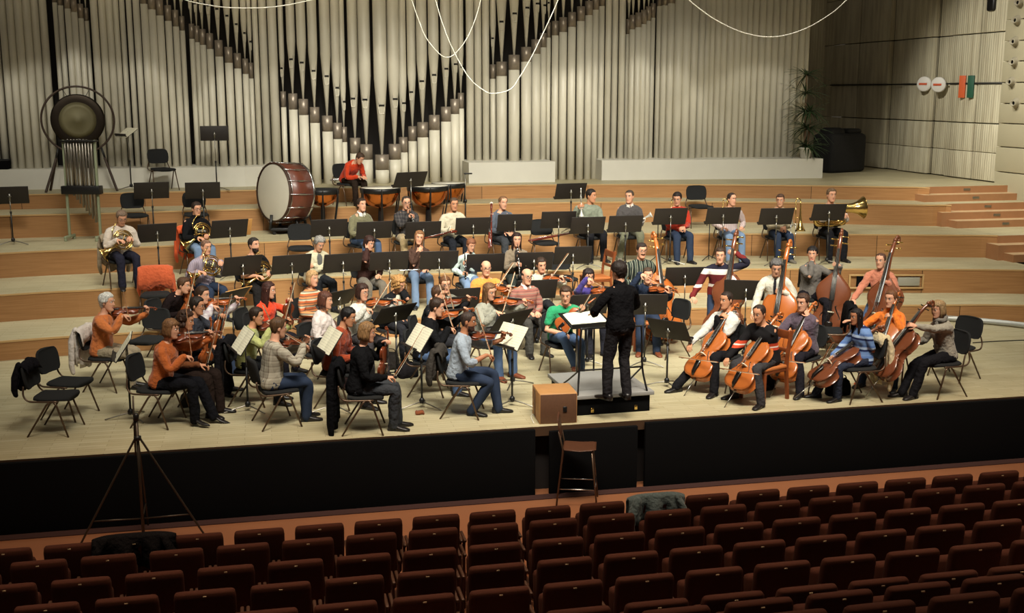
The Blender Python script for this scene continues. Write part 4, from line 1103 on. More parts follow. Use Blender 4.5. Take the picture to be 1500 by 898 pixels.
def make_trumpet(mt):
    t = empty('trumpet')
    m = MB(); m.tube([(0, 0, 0), (0, .34, 0)], .006, 8); m.tube(smooth_curve([(0, .34, 0), (0, .375, -.03), (0, .34, -.06)], 5), .006, 8); m.tube([(0, .34, -.06), (0, .10, -.06)], .006, 8)
    m.tube(smooth_curve([(0, .26, -.0), (0, .06, .0), (0, .03, -.03), (0, .06, -.06)], 5), .006, 8); m.sphere((0, -.01, 0), (.012, .02, .012), 10, 6); m.build('tubing', mt, t)
    b = MB(); prof = bell_prof(.007, .061, .26); b.lathe(prof + [(max(.003, r - .003), z) for r, z in prof[::-1]], 22, Matrix.Translation((0, .26, 0)) @ Matrix.Rotation(R(-90), 4, 'X')); b.build('bell', mt, t)
    v = MB()
    for i in range(3): v.lathe([(.006, .05), (.006, .03), (.012, .028), (.012, -.09), (.006, -.095)][::-1], 12, Matrix.Translation((0, .15 + .028 * i, 0)))
    v.build('valves', mt, t); return proto_done(t)
TRUMPET = make_trumpet(mat('silver_plate', (232, 230, 222), .3, .5))
def make_trombone():
    t = empty('trombone')
    m = MB(); m.tube([(0, 0, 0), (0, .62, 0)], .0075, 8); m.tube([(.09, 0, 0), (.09, .62, 0)], .0075, 8)
    m.tube([(.09 * .5 + .045 * math.cos(a), .62 + .045 * math.sin(a), 0) for a in np.linspace(math.pi, 0, 12)], .0075, 8); m.tube([(0, .04, 0), (.09, .04, 0)], .005, 6); m.build('slide', M_CHROME, t)
    b = MB(); b.tube([(.09, 0, 0), (.09, -.42, 0)], .009, 8); b.tube([(.135 + .045 * math.cos(a), -.42 + .045 * math.sin(a), 0) for a in np.linspace(math.pi, 2 * math.pi, 12)], .010, 8)
    prof = bell_prof(.011, .105, .58); b.lathe(prof + [(max(.003, r - .003), z) for r, z in prof[::-1]], 24, Matrix.Translation((.18, -.42, 0)) @ Matrix.Rotation(R(-90), 4, 'X')); b.tube([(.09, -.1, 0), (.18, -.1, 0)], .005, 6); b.build('bell_section', M_BRASS, t)
    return proto_done(t)
TROMBONE = make_trombone()
def make_tuba():
    t = empty('tuba')
    b = MB(); prof = [(.035, 0), (.06, .2), (.075, .42), (.10, .6), (.14, .72), (.19, .79), (.215, .805), (.208, .80), (.17, .75), (.1, .64), (.05, .4)]
    b.lathe(prof, 30, Matrix.Translation((.16, -.02, 0)) @ Matrix.Rotation(R(-90), 4, 'X')); b.build('bell', M_BRASS, t)
    m = MB()
    for r, sx, sy, z in ((.045, .16, .30, 0), (.032, .13, .24, .06), (.022, .10, .18, .085), (.016, .07, .14, .10)):
        pts = []
        for i in range(49):
            a = 2 * math.pi * i / 48; ca, sa = math.cos(a), math.sin(a)
            pts.append((sx * math.copysign(abs(ca) ** .6, ca), .12 + sy * math.copysign(abs(sa) ** .6, sa), z))
        m.tube(pts, r, 10)
    m.tube(smooth_curve([(.0, .36, .08), (-.1, .5, .12), (-.2, .52, .2), (-.22, .46, .26)], 6), [.012] * 18 + [.008], 8); m.build('branches', M_BRASS, t)
    v = MB()
    for i in range(4): v.lathe([(.02, -.07), (.03, -.07), (.03, .08), (.012, .085), (.012, .12), (.018, .125)], 14, Matrix.Translation((-.05, .02 + .065 * i, .12)) @ Matrix.Rotation(R(20), 4, 'Y'))
    v.build('valves', M_CHROME, t)
    return proto_done(t)
TUBA = make_tuba()
# ---- draped garments (chair frame: over the backrest whose top is at y .25, z .856)
def drape(name, M, label, cat, col, w=.46, back=.5, front=.22, seed=0, wav=.02, sleeve=True, sheet=False):
    rnd = random.Random(seed); m = MB(); rs = []; n = 22
    ph = rnd.random() * 6
    for i in range(n):
        u = -1 + 2 * i / (n - 1); x = u * w / 2
        lb = back * (1 - .22 * u * u + .07 * math.sin(u * 5 + ph)); lf = front * (1 - .15 * u * u + .1 * math.sin(u * 4 - ph))
        path = [(.198 + .01 * math.sin(u * 9 + ph) - .02, .86 - lf), (.190 + .01 * math.sin(u * 8), .86 - lf * .5), (.200, .84), (.232, .885), (.268, .89), (.298, .86), (.306 + wav * math.sin(u * 9 + ph), .86 - lb * .4), (.322 + wav * 1.8 * math.sin(u * 8 + ph), .86 - lb * .75), (.33 + wav * 2.4 * math.sin(u * 9 + ph), .86 - lb)]
        droop = -.035 * abs(u) ** 4
        th = .013
        outer = [Vector((x, y, z + droop)) for y, z in path]; inner = [Vector((x * .98, y + (th if j < 3 else -th), z + droop - (th if 2 < j < 6 else 0))) for j, (y, z) in enumerate(path)]
        rs.append(outer + inner[::-1])
    m.rings(rs)
    if sleeve:
        for s in (-1, 1): m.tube([(s * w * .36, .31, .84), (s * w * .46, .345, .70), (s * w * .50, .355, .86 - back * .9), (s * w * .47, .35, .86 - back * 1.05)], [.045, .055, .05, .04], 10, round_ends=True, flat=.7)
    o = m.build(name, cloth(col), None); o.matrix_world = M; o.matrix_basis = M
    tag(o, label, cat); return o
# ------------------------------------------------------------------ the orchestra
H0 = .545
def v3(*a): return Vector(a)
def pose_vplay(drop=0.0, up=0.0, bowtilt=.30, bowpos=.30):
    B = v3(.075, -.135, H0 + .525 + up); d = v3(.46, -.88, .04 - drop).normalized(); n = v3(-.30, -.12, 1)
    W = B + d * .50 + v3(.01, .05, -.075)
    C = B + d * .20 + v3(0, 0, .06); b = v3(.82, .44, bowtilt).normalized(); fr = C - b * bowpos
    return dict(L=(W.x, W.y, W.z, (-.25, -.35, .9), (-.75, .35, .2), .75), R=(fr.x - .07, fr.y + .06, fr.z + .02, (.75, -.55, -.25), (.2, .1, -1), .75),
                inst=[('v', B, d, n), ('b', fr, b, v3(0, 0, 1))])
def pose_vrest(bow=(.15, -.25, 1), vd=(.03, -.16, 1), vn=(-.5, -1, 0), B=(.13, -.30, .09)):
    B = v3(B[0], B[1], H0 + B[2]); d = v3(*vd).normalized(); W = B + d * .40 + v3(.035, .055, 0); Rw = v3(-.11, -.33, H0 + .13)
    return dict(L=(W.x, W.y, W.z, (-.55, -.6, .35), (-.5, -.6, 0), .8), R=(Rw.x, Rw.y, Rw.z, (.25, -1, -.1), (.1, 0, -1), .7),
                inst=[('v', B, d, v3(*vn)), ('b', Rw + v3(.0, -.085, -.02), v3(*bow), v3(0, 1, .3))])
def pose_vlap(bow=(.3, -.4, .8)):
    "violin lying on the lap, pointing to the left and up"
    B = v3(-.15, -.27, H0 + .15); d = v3(.72, -.22, .62).normalized(); W = B + d * .44 + v3(0, .03, -.05); Rw = v3(-.13, -.36, H0 + .10)
    return dict(L=(W.x, W.y, W.z, (-.1, -.8, .5), (-.3, -.2, .9), .75), R=(Rw.x, Rw.y, Rw.z, (.4, -.9, -.1), (.1, 0, -1), .7),
                inst=[('v', B, d, v3(-.15, -.85, .5)), ('b', Rw + v3(.02, -.08, -.01), v3(*bow), v3(0, 1, .3))])
def pose_lap(l=(.08, -.32, .115), r=(-.08, -.31, .115)):
    return dict(L=(l[0], l[1], H0 + l[2], (-.45, -.9, -.05), (0, .1, -1), .45), R=(r[0], r[1], H0 + r[2], (.45, -.9, -.05), (0, .1, -1), .45), inst=[])
def pose_clasp(y=-.33, z=.13): return dict(L=(.055, y, H0 + z, (-.8, -.6, -.2), (-.3, .3, -.9), .7), R=(-.055, y, H0 + z - .01, (.8, -.6, -.2), (.3, .3, -.9), .7), inst=[])
def pose_crossed(): return dict(L=(-.10, -.215, H0 + .25, (-1, .05, .1), (.1, 1, 0), .5), R=(.09, -.25, H0 + .24, (1, .1, .15), (.0, 1, 0), .5), inst=[])
def pose_chin(s=-1, rest=None):
    up = (s * .05, -.185, H0 + .55, (-s * .15, .15, 1), (0, 1, .1), .9); dn = rest or (-s * .10, -.33, H0 + .125, (s * .6, -.9, 0), (0, 0, -1), .5)
    return dict(L=up if s > 0 else dn, R=up if s < 0 else dn, inst=[])
def pose_stick(top, d, a, b, what):
    "both hands on a straight wind instrument: a, b are the distances of the left and right hand from its mouth end"
    T = v3(top[0], top[1], H0 + top[2]); d = v3(*d).normalized(); l = T + d * a + v3(.05, .06, 0); r = T + d * b + v3(-.05, .06, 0)
    return dict(L=(l.x, l.y, l.z, (-.85, -.55, .05), (-.6, -.9, 0), .65), R=(r.x, r.y, r.z, (.85, -.55, .05), (.6, -.9, 0), .65), inst=[(what, T, d, v3(0, -1, .2))])
def pose_cello(lx=.05, tilt=.72, bow=True, reach=.90, drop=0, bowd=(.95, -.1, .1), side=0.0, y0=-.66, z0=-.29):
    B = v3(side, y0, H0 + z0); d = v3(lx, tilt, .80).normalized(); n = v3(0, -.9, .55)
    W = B + d * reach + v3(.055, -.0, .06); C = B + d * .22 + v3(0, -.10, .06)
    b = v3(*bowd).normalized(); fr = C - b * .32
    ins = [('c', B, d, n)] + ([('cb', fr, b, v3(0, -.8, .5))] if bow else [])
    return dict(L=(W.x, W.y, W.z, (-.8, -.35, .1), (-.6, .3, -.6), .7), R=(fr.x - .05, fr.y + .07, fr.z + .03, (.5, -.8, -.3), (.2, .2, -1), .7) if bow else (-.12, -.33, H0 + .13, (.4, -1, 0), (0, 0, -1), .5), inst=ins)
def pose_bass(d=(-.0, .34, .93), B=(.14, -.50, .13), n=(-.25, -1, .2), hand=1.28, rr=(-.18, -.30, .95), up=None):
    B = v3(*B); d = v3(*d).normalized(); W = B + d * hand + v3(.06, .0, .0) + v3(*n).normalized() * .06
    return dict(L=(W.x, W.y, W.z, (-.9, -.1, .15), (-.3, .8, 0), .75), R=(rr[0], rr[1], rr[2], (.4, -.9, -.2), (.2, .2, -1), .6), inst=[('bs', B, d, v3(*n))])
def stripe(nm, *a, **k): return stripes_mat(nm, *a, **k)
S_BLOUSE = stripe('striped_knit_orange', [(0, (196, 104, 62)), (.3, (214, 200, 172)), (.45, (128, 120, 104)), (.62, (206, 134, 84)), (.85, (120, 84, 64))], .105)
S_PINK = stripe('striped_knit_pink', [(0, (146, 92, 82)), (.35, (136, 118, 104)), (.5, (158, 108, 94)), (.8, (122, 76, 70))], .075)
S_BLUE = stripe('striped_knit_blue', [(0, (104, 132, 178)), (.4, (34, 44, 82)), (.58, (160, 178, 204)), (.8, (84, 112, 164))], .17)
S_RUGBY = stripe('banded_sweater_maroon', [(0, (34, 32, 46)), (.30, (110, 36, 34)), (.52, (222, 214, 204)), (.60, (96, 34, 36)), (.86, (216, 208, 200))], .62)
S_SHIRTD = stripe('striped_shirt_dark', [(0, (34, 40, 36)), (.5, (120, 128, 112)), (.62, (48, 54, 50)), (.9, (150, 150, 132))], .075, axis='X')
S_PLAID = stripe('plaid_grey', [(0, (150, 142, 126)), (.5, (176, 168, 150)), (.8, (110, 96, 82))], .07, axis2='X', stops2=[(0, (158, 150, 134)), (.5, (186, 178, 160)), (.85, (104, 88, 76))], period2=.07)
S_PLAIDW = stripe('plaid_white', [(0, (210, 204, 204)), (.5, (196, 180, 186)), (.8, (170, 150, 160))], .06, axis2='X', stops2=[(0, (216, 210, 210)), (.6, (180, 164, 172))], period2=.06)
S_PLAIDD = stripe('plaid_dark', [(0, (52, 50, 52)), (.5, (70, 66, 66)), (.85, (96, 90, 86))], .06, axis2='X', stops2=[(0, (46, 44, 46)), (.7, (84, 80, 78))], period2=.05)
S_LILAC = stripe('fine_stripe_lilac', [(0, (150, 138, 152)), (.6, (166, 154, 166)), (.85, (124, 112, 128))], .03, axis='X')
S_PINKW = stripe('fine_stripe_rose', [(0, (190, 172, 168)), (.55, (164, 140, 142)), (.8, (200, 186, 180))], .035, axis='X')
S_REDST = stripe('dark_jacket_band', [(0, (24, 22, 24)), (.70, (24, 22, 24)), (.76, (196, 72, 44)), (.80, (220, 210, 196)), (.82, (196, 72, 44)), (.865, (24, 22, 24))], .93)
JEANS = mat('denim', (74, 92, 122), .9, 0, .18, 18, .3, 120, spec=.1); JEANSD = mat('dark_denim', (46, 56, 76), .9, 0, .18, 18, .3, 120, spec=.1); JEANSL = mat('light_denim', (112, 132, 160), .9, 0, .15, 18, .3, 120, spec=.1)
BLK, DK = (26, 25, 27), (42, 42, 46)
KH, GRY = (150, 134, 104), (80, 80, 76)
BRN, DBRN, GREY, BLOND = (62, 40, 26), (34, 24, 18), (176, 170, 160), (150, 112, 72)
INST = {'v': (VIOLIN, 'violin'), 'vd': (VIOLIN_D, 'violin'), 'va': (VIOLA, 'viola'), 'b': (BOW, 'bow'), 'c': (CELLO, 'cello'), 'cd': (CELLO_D, 'cello'), 'cb': (CBOW, 'bow'), 'bs': (BASS, 'double bass'), 'bl': (BASS_L, 'double bass'),
        'cl': (CLAR, 'clarinet'), 'ob': (OBOE, 'oboe'), 'fl': (FLUTE, 'flute'), 'fg': (BASSOON, 'bassoon'), 'hn': (HORN, 'french horn'), 'tp': (TRUMPET, 'trumpet'), 'tr': (TROMBONE, 'trombone'), 'tu': (TUBA, 'tuba')}
WORDS = {'v': 'orange-brown violin', 'vd': 'dark brown violin', 'va': 'orange-brown viola', 'b': 'slim wooden bow', 'c': 'glossy orange-brown cello', 'cd': 'dark red-brown cello', 'cb': 'wooden cello bow', 'bs': 'dark brown double bass', 'bl': 'orange-brown double bass',
         'cl': 'black clarinet with silver keys', 'ob': 'slim black oboe with silver keys', 'fl': 'silver flute', 'fg': 'red-brown bassoon with a white ring', 'hn': 'brass french horn', 'tp': 'silver trumpet', 'tb': 'brass trumpet', 'tr': 'brass trombone', 'tu': 'large brass tuba'}
def cast(short, label, px, lev, face, pose=None, swap=None, seat='chair', verb='held by', chair_dy=-.035, **kw):
    pose = pose or pose_lap(); sw = swap or {}
    kw.setdefault('L', pose['L']); kw.setdefault('RR', pose['R'])
    z = LV[lev] if isinstance(lev, int) else lev
    a = R(face)
    kk = kw.get('k', 1.0)
    root, Mw, hands, HT = person(label, px, z, a, **kw)
    rz = Matrix.Rotation(a, 3, 'Z')
    for code, p, d, n in pose['inst']:
        code = sw.get(code, code)
        if code is None: continue
        M = axis_matrix(Mw @ Vector(p), rz @ Vector(d), rz @ Vector(n))
        P, cat = INST[code]
        instance(P, M, f'{WORDS[code]} {verb} the {short}', cat, {'b': 'violin bows', 'cb': 'cello bows', 'v': 'violins of the orchestra', 'vd': 'violins of the orchestra'}.get(code))
    L = Vector(root.location)
    if seat == 'chair': instance(CHAIR, TR(L + rz @ Vector((0, chair_dy, 0)), a), f'black padded chair under the {short}', 'chair', 'padded orchestra chairs')
    elif seat == 'wood': instance(WCHAIR, TR(L + rz @ Vector((0, .0, 0)), a), f'brown wooden chair under the {short}', 'chair', 'wooden chairs on the stage')
    elif seat == 'stool': instance(STOOL, TR(L, a), f'tall round black stool under the {short}', 'stool', 'tall stools of the double basses')
    return root, Mw, rz
def chair_of(c):
    r, Mw, rz = c; return TR(Vector(r.location) + rz @ Vector((0, -.035, 0)), r.rotation_euler.z)
# -------- first violins, left
c1 = cast('white-haired man in the orange sweater', 'person with white hair in orange sweater and beige trousers playing violin at the far left', (157, 443), 0, 72, pose_vplay(drop=.05), {'v': 'vd'}, top=(196, 112, 60), trousers=(150, 136, 112), hair='bushy', hair_col=(206, 202, 194), feetL=(.14, -.34, .085), feetR=(-.02, -.40, .085), seed=1, head=(0, 4, 0))
cast('woman in the rust sweater', 'person with brown bob in rust sweater and heels playing violin at the front left', (251, 482), 0, 70, pose_vplay(bowtilt=1.1, bowpos=.36), {'v': 'vd'}, fem=1, top=(176, 92, 44), trousers=(22, 22, 26), hair='bob', hair_col=(118, 82, 52), shoes='heel', feetL=(.10, -.60, .11, (.1, -1, -.2)), feetR=(-.07, -.44, .11), bulk=1.06, lean=8, seed=2, chair_dy=.09)
cast('curly-haired woman in brown', 'person with dark curly hair in brown top holding a violin upright, behind the rust sweater', (273, 470), 0, 66, pose_vrest(), fem=1, top=(118, 68, 38), trousers=(40, 30, 26), hair='curly', hair_col=(58, 36, 24), seed=3, twist=6, skin=1)
cast('young man in the black shirt', 'person with short brown hair in black shirt bending forward over a violin in his lap', (269, 418), 0, 60, pose_vrest(B=(.10, -.34, .08)), top=(30, 22, 22), top_kind='shirt', trousers=BLK, hair_col=(78, 52, 32), lean=26, slump_=14, head=(8, 12, 0), seed=4)
cast('man with glasses in the dark grey shirt', 'person with dark hair and glasses in dark grey shirt, resting a violin on his knee', (289, 448), 0, 72, pose_vrest(vd=(.1, -.25, 1)), top=(58, 60, 68), top_kind='shirt', trousers=BLK, hair_col=(40, 30, 24), specs=True, seed=5, skin=1)
cast('man in the checked white shirt', 'person in white checked shirt and jeans holding a violin level in front of his shoulder', (297, 432), 0, 62, pose_vplay(drop=-.02), top=S_PLAIDW, top_kind='shirt', trousers=JEANSD, hair_col=(56, 38, 26), seed=6, lean=8, feetL=(.16, -.5, .085))
c7 = cast('man in the lime shirt', 'person with dark hair in lime-yellow shirt playing violin, seen from the side', (376, 463), 0, 74, pose_vplay(), {'v': 'vd'}, top=(172, 174, 112), top_kind='shirt', trousers=(26, 26, 28), hair_col=(46, 32, 22), skin=1, seed=7, feetL=(.14, -.40, .085), k=.95, slump_=18)
cast('man in the grey checked shirt', 'person with brown hair in grey checked shirt and dark jeans, seen from behind playing violin', (408, 480), 0, 104, pose_vplay(bowtilt=.3, drop=.12, up=-.06), {'v': 'vd'}, top=S_PLAID, top_kind='shirt', trousers=JEANSD, hair_col=(88, 62, 40), seed=8, bulk=1.06, feetL=(.10, -.46, .085), feetR=(-.06, -.42, .085))
cast('woman in the red blouse', 'person with dark red hair in red blouse reading beside a violin', (394, 425), 0, 50, pose_vrest(B=(.16, -.30, .1)), {'v': 'vd'}, fem=1, top=(220, 70, 38), top_kind='shirt', trousers=(30, 28, 34), hair='long', hair_col=(60, 32, 26), head=(20, 8, 0), seed=9)
cast('woman in the striped sweater', 'person with short fair hair in orange and grey striped sweater and brown skirt', (458, 408), 0, 34, pose_lap(), fem=1, top=S_BLOUSE, trousers=(92, 66, 54), hair='bob', hair_col=(176, 140, 96), head=(10, 4, 0), seed=10)
cast('woman in the white blouse', 'person with red-brown bob in white blouse sitting behind the dark red shirt', (477, 440), 0, 58, pose_lap(l=(.08, -.36, .10)), fem=1, top=(216, 202, 196), top_kind='shirt', trousers=(54, 40, 40), hair='bob', hair_col=(88, 52, 38), head=(10, 6, 0), seed=11)
cast('man in the dark red shirt', 'person with black hair in dark red shirt bowing his head, behind a sheet of music', (510, 464), 0, 66, pose_lap(l=(.1, -.30, .16)), top=(150, 62, 34), top_kind='shirt', trousers=(30, 28, 28), hair_col=(24, 20, 20), skin=1, head=(0, 18, 0), seed=12, lean=12)
c13 = cast('woman in the black jacket', 'person with light brown bob in black jacket holding violin and bow at the front', (538, 487), 0, 82, pose_vrest(bow=(.35, -.5, .75), vd=(.06, -.1, 1)), {'v': 'vd'}, fem=1, top=(20, 20, 22), top_kind='jacket', trousers=(58, 60, 64), hair='bob', hair_col=(136, 102, 66), feetL=(.09, -.46, .085), feetR=(-.06, -.42, .085), seed=13, bulk=1.06)
cast('woman with glasses in the white top', 'person with dark bobbed hair and glasses in white top playing violin', (531, 428), 0, 30, pose_vplay(bowtilt=.5), fem=1, top=(204, 200, 190), trousers=(60, 56, 58), hair='bob', hair_col=(54, 32, 24), specs=True, head=(12, 6, 0), seed=14, bulk=1.08)
cast('woman with curly blond hair', 'person with curly blond hair in black cardigan resting her head on one hand', (585, 416), 0, 34, pose_chin(1), fem=1, top=(28, 28, 30), top_kind='jacket', trousers=(40, 40, 44), hair='curly', hair_col=(172, 128, 76), front=((190, 186, 166), .10, 26), head=(12, 22, -14), lean=14, seed=15)
cast('man with glasses in the grey jumper', 'person with brown hair and glasses in grey jumper looking out from between the violinists', (652, 417), 0, 8, pose_lap(), top=(112, 110, 98), trousers=DK, hair_col=(96, 62, 38), specs=True, seed=16)
cast('man in the black sweater', 'person with dark hair in black sweater and jeans playing violin, seen from the side', (640, 450), 0, 74, pose_vplay(bowtilt=1.0, bowpos=.33), top=(22, 22, 24), trousers=JEANS, hair_col=(50, 34, 24), seed=17, head=(0, 14, 0), lean=10, feetL=(.13, -.42, .085))
cast('bearded man behind the black sweater', 'person with brown hair and short beard playing violin behind the man in the black sweater', (642, 431), 0, 68, pose_vplay(bowtilt=.9), {'v': 'vd'}, top=(30, 30, 32), trousers=DK, hair_col=(74, 50, 34), beard=(88, 62, 46), head=(0, 12, 0), seed=18, lean=8)
c19 = cast('bald man in the pale blue shirt', 'person with shaved head and beard in pale blue shirt playing violin at the front', (686, 471), 0, 72, pose_vplay(drop=.12, up=-.05, bowtilt=.9, bowpos=.40), {'v': 'vd'}, top=(150, 160, 172), top_kind='shirt', sleeve='rolled', trousers=JEANSD, hair='buzz', hair_col=(60, 46, 40), beard=(66, 48, 42), skin=2, head=(0, 6, 0), seed=19, feetL=(.10, -.50, .085), feetR=(-.06, -.20, .085), lean=6)
cast('woman with long hair in the grey shirt', 'person with long brown hair in grey shirt and jeans playing violin', (717, 427), 0, 30, pose_vplay(drop=.06, bowtilt=.9), fem=1, top=(152, 150, 136), top_kind='shirt', trousers=JEANS, hair='long', hair_col=(112, 78, 50), head=(6, 14, -8), shoes='brown', seed=20, k=1.03)
# -------- middle
cast('bald man in the orange shirt', 'person with bald head and glasses in orange shirt tuning a viola', (712, 393), 0, 4, pose_vplay(up=-.16, bowtilt=.9), {'v': 'va'}, top=(226, 142, 66), top_kind='sweater', trousers=DK, hair='bald', hair_col=(70, 52, 40), specs=True, bulk=1.08, seed=21, head=(0, 6, 0))
cast('man in the pink striped sweater', 'person with bald head and glasses in pink striped sweater and white collar, bow upright', (772, 405), 0, 14, pose_lap(r=(-.10, -.30, .13)), top=S_PINK, trousers=(66, 64, 60), collar=(226, 206, 200), hair='bald', hair_col=(60, 46, 38), specs=True, bulk=1.12, belly=.15, seed=22)
cast('man hidden behind the viola scroll', 'person with dark hair in pale shirt playing viola behind the pink striped sweater', (793, 388), 0, -4, pose_vplay(up=-.06, bowtilt=.95), {'v': 'va'}, top=(196, 190, 170), top_kind='shirt', trousers=DK, hair_col=(56, 40, 30), head=(10, 14, -6), seed=23)
cast('man in the green T-shirt', 'person in green T-shirt, jeans and brown shoes with a viola across his lap', (829, 432), 0, 8, pose_vlap(), {'v': 'va', 'b': 'b'}, seat='wood' if False else 'chair', top=(46, 148, 100), top_kind='tee', trousers=JEANS, hair_col=(66, 46, 32), shoes='brown', head=(-28, 16, 0), lean=14, feetL=(.10, -.50, .085), feetR=(.02, -.50, .22, (-.5, -1, .2)), knee={-1: (-.35, -1, .75)}, seed=24, k=1.02)
cast('woman in the purple sweater', 'person with dark hair and glasses in purple sweater playing viola beside the conductor', (862, 405), 0, 8, pose_vplay(up=-.06, bowtilt=-.4), {'v': 'va'}, fem=1, top=(66, 56, 120), trousers=(40, 40, 48), hair='bob', hair_col=(38, 26, 24), specs=True, seed=25, seat='wood')
cast('man in the dark striped shirt', 'person with moustache and glasses in dark striped shirt behind a pale double bass neck', (940, 367), 0, 2, pose_bass(d=(.04, .42, .90), B=(.22, -.66, .12), n=(.05, -1, .1), hand=1.0), {'bs': 'bl'}, seat='stool', sit=.74, top=S_SHIRTD, top_kind='shirt', trousers=DK, hair_col=(44, 32, 26), moustache=(70, 46, 34), specs=True, bulk=1.08, seed=26)
cast('man in the navy shirt', 'person in navy shirt and jeans playing viola at the right of the conductor', (949, 403), 0, -14, pose_vplay(up=-.04, bowtilt=-.5), {'v': 'va'}, top=(40, 48, 66), top_kind='shirt', trousers=JEANSD, hair='buzz', hair_col=(70, 52, 40), seed=27, seat='wood', shoes='brown')
# -------- conductor on the podium
cond, cMw, crz = cast('conductor', 'person standing on the podium seen from behind, conducting in a black roll-neck', (906, 398), .27, 198, dict(L=(.20, -.30, 1.05, (-.5, -.9, .2), (0, 0, -1), .4), R=(-.22, -.34, 1.06, (.3, -1, .1), (0, 0, -1), .5), inst=[]), seat=None, stand=True, k=.985, top=(18, 17, 19), top_kind='turtle', trousers=(36, 34, 36), hair='bushy', hair_col=(34, 24, 20), head=(14, 6, 0), slump_=4, lean=2, feetL=(.15, -.06, .085), feetR=(-.09, .02, .085), pole={1: (.9, .3, -.5), -1: (-.9, .3, -.5)}, seed=28)
# -------- cellos
cast('man in the black waistcoat', 'person in black waistcoat playing cello with legs stretched out', (1064, 440), 0, -62, pose_cello(tilt=.72), top=(206, 202, 194), top_kind='shirt', vest=(28, 26, 28), trousers=(28, 27, 30), hair='buzz', hair_col=(46, 34, 28), skin=1, lean=-8, slump_=12, seed=31, feetL=(.26, -.52, .085), feetR=(-.22, -.72, .085), head=(-8, 2, 0))
cast('bald man with the red-banded jacket', 'person in red-banded black jacket playing cello on a wooden chair', (1112, 460), 0, -66, pose_cello(tilt=.70, side=.02), seat='wood', top=S_REDST, top_kind='jacket', trousers=(58, 56, 58), hair='receding', hair_col=(50, 36, 30), skin=1, seed=32, feetL=(.30, -.42, .085), feetR=(-.24, -.36, .085), head=(6, 10, 0), bulk=1.06, k=.97, slump_=20)
c3 = cast('man in the grey-violet shirt', 'person with short hair in grey-violet shirt playing cello behind the red-banded jacket', (1176, 443), 0, -58, pose_cello(tilt=.66), top=(92, 78, 90), top_kind='shirt', trousers=(34, 32, 38), hair='short', hair_col=(72, 50, 38), seed=33, lean=2, bulk=1.08, feetL=(.26, -.50, .085), feetR=(-.24, -.44, .085))
cast('dark-haired woman in the blue striped sweater', 'person with long dark hair in blue striped sweater, cello lying across her knees', (1254, 464), 0, -88, pose_cello(lx=-.05, tilt=1.25, z0=-.20, y0=-.80, reach=1.0, bowd=(.5, .2, .9)), {'c': 'cd'}, fem=1, top=S_BLUE, trousers=(44, 48, 62), hair='long', hair_col=(28, 20, 20), head=(10, 6, 0), skin=2, lean=-10, slump_=36, k=.89, seed=34, feetL=(.08, -.42, .085), feetR=(-.20, -.60, .085), bulk=1.05)
cast('woman in the orange roll-neck', 'person with tied-back hair in orange roll-neck sweater and jeans with a cello', (1305, 438), 0, -48, dict(pose_cello(tilt=.5, bow=False, reach=.8), R=(-.42, -.38, H0 + .34, (-.7, -.7, .1), (0, 0, -1), .4)), {'c': 'c'}, fem=1, top=(224, 120, 44), top_kind='turtle', trousers=JEANSD, hair='bun', hair_col=(104, 66, 40), head=(-14, 4, 0), seed=35, feetL=(.22, -.50, .085), feetR=(-.22, -.50, .085))
cast('woman with the fair bob', 'person with fair bob and scarf in grey sweater with a cello, far right', (1374, 453), 0, -84, dict(pose_cello(lx=.06, tilt=.60, z0=-.20, y0=-1.10, bow=False), L=(.12, -.60, H0 + .47, (-.3, -1, .3), (-.5, .2, -.5), .7), R=(-.14, -.40, H0 + .20, (.2, -1, -.1), (.1, 0, -1), .5)), {'c': 'cd'}, fem=1, top=(150, 142, 128), trousers=(26, 25, 28), hair='bob', hair_col=(150, 122, 86), scarf=(118, 112, 104), head=(6, 10, 0), lean=9, seed=36, feetL=(.12, -.58, .085), feetR=(-.02, -.66, .085), k=.97)
# -------- double basses
cast('young man in the maroon and white sweater', 'person in maroon, white and navy sweater leaning on a dark double bass', (1055, 374), 0, -22, pose_bass(d=(.10, .26, .95), B=(.06, -.48, .13), rr=(-.42, -.30, .80), hand=1.42), seat='stool', sit=.74, top=S_RUGBY, trousers=JEANSD, hair_col=(58, 40, 28), head=(-4, 8, 0), seed=37, lean=10)
cast('grey-haired man with the tie', 'person with grey hair, white shirt and dark tie bowing over an orange-brown double bass', (1137, 392), 0, -30, pose_bass(d=(.08, .30, .93), B=(.02, -.50, .13), rr=(-.30, -.42, .72), hand=1.0), {'bs': 'bl'}, seat='stool', sit=.74, top=(206, 200, 184), top_kind='shirt', trousers=DK, hair='bushy', hair_col=(92, 88, 86), head=(12, 22, 0), lean=12, front=((40, 38, 44), .12, 6), seed=38)
cast('woman in the grey top', 'person with black hair in grey top, chin on hand beside a double bass', (1190, 372), 0, -18, dict(pose_bass(d=(.12, .20, .96), B=(.22, -.46, .13), hand=1.2), R=(-.02, -.19, H0 + .28 + .53, (.1, .1, 1), (0, 1, 0), .9)), seat='stool', sit=.74, fem=1, top=(104, 98, 92), trousers=(30, 28, 32), hair='fringe', hair_col=(26, 20, 20), head=(-14, 6, 0), seed=39, knee={1: (.4, -1, .8), -1: (-.3, -1, .8)}, feetL=(.2, -.4, .30), feetR=(-.16, -.42, .30))
cast('man in the salmon shirt', 'person with brown hair in salmon pink shirt embracing a double bass at the right', (1290, 382), 0, -46, pose_bass(d=(.06, .40, .90), B=(.06, -.62, .13), rr=(-.34, -.40, .78), hand=1.05), {'bs': 'bs'}, seat='stool', sit=.66, k=.97, top=(196, 124, 98), top_kind='shirt', trousers=JEANS, hair='receding', hair_col=(92, 62, 48), head=(-6, 4, 0), seed=40)
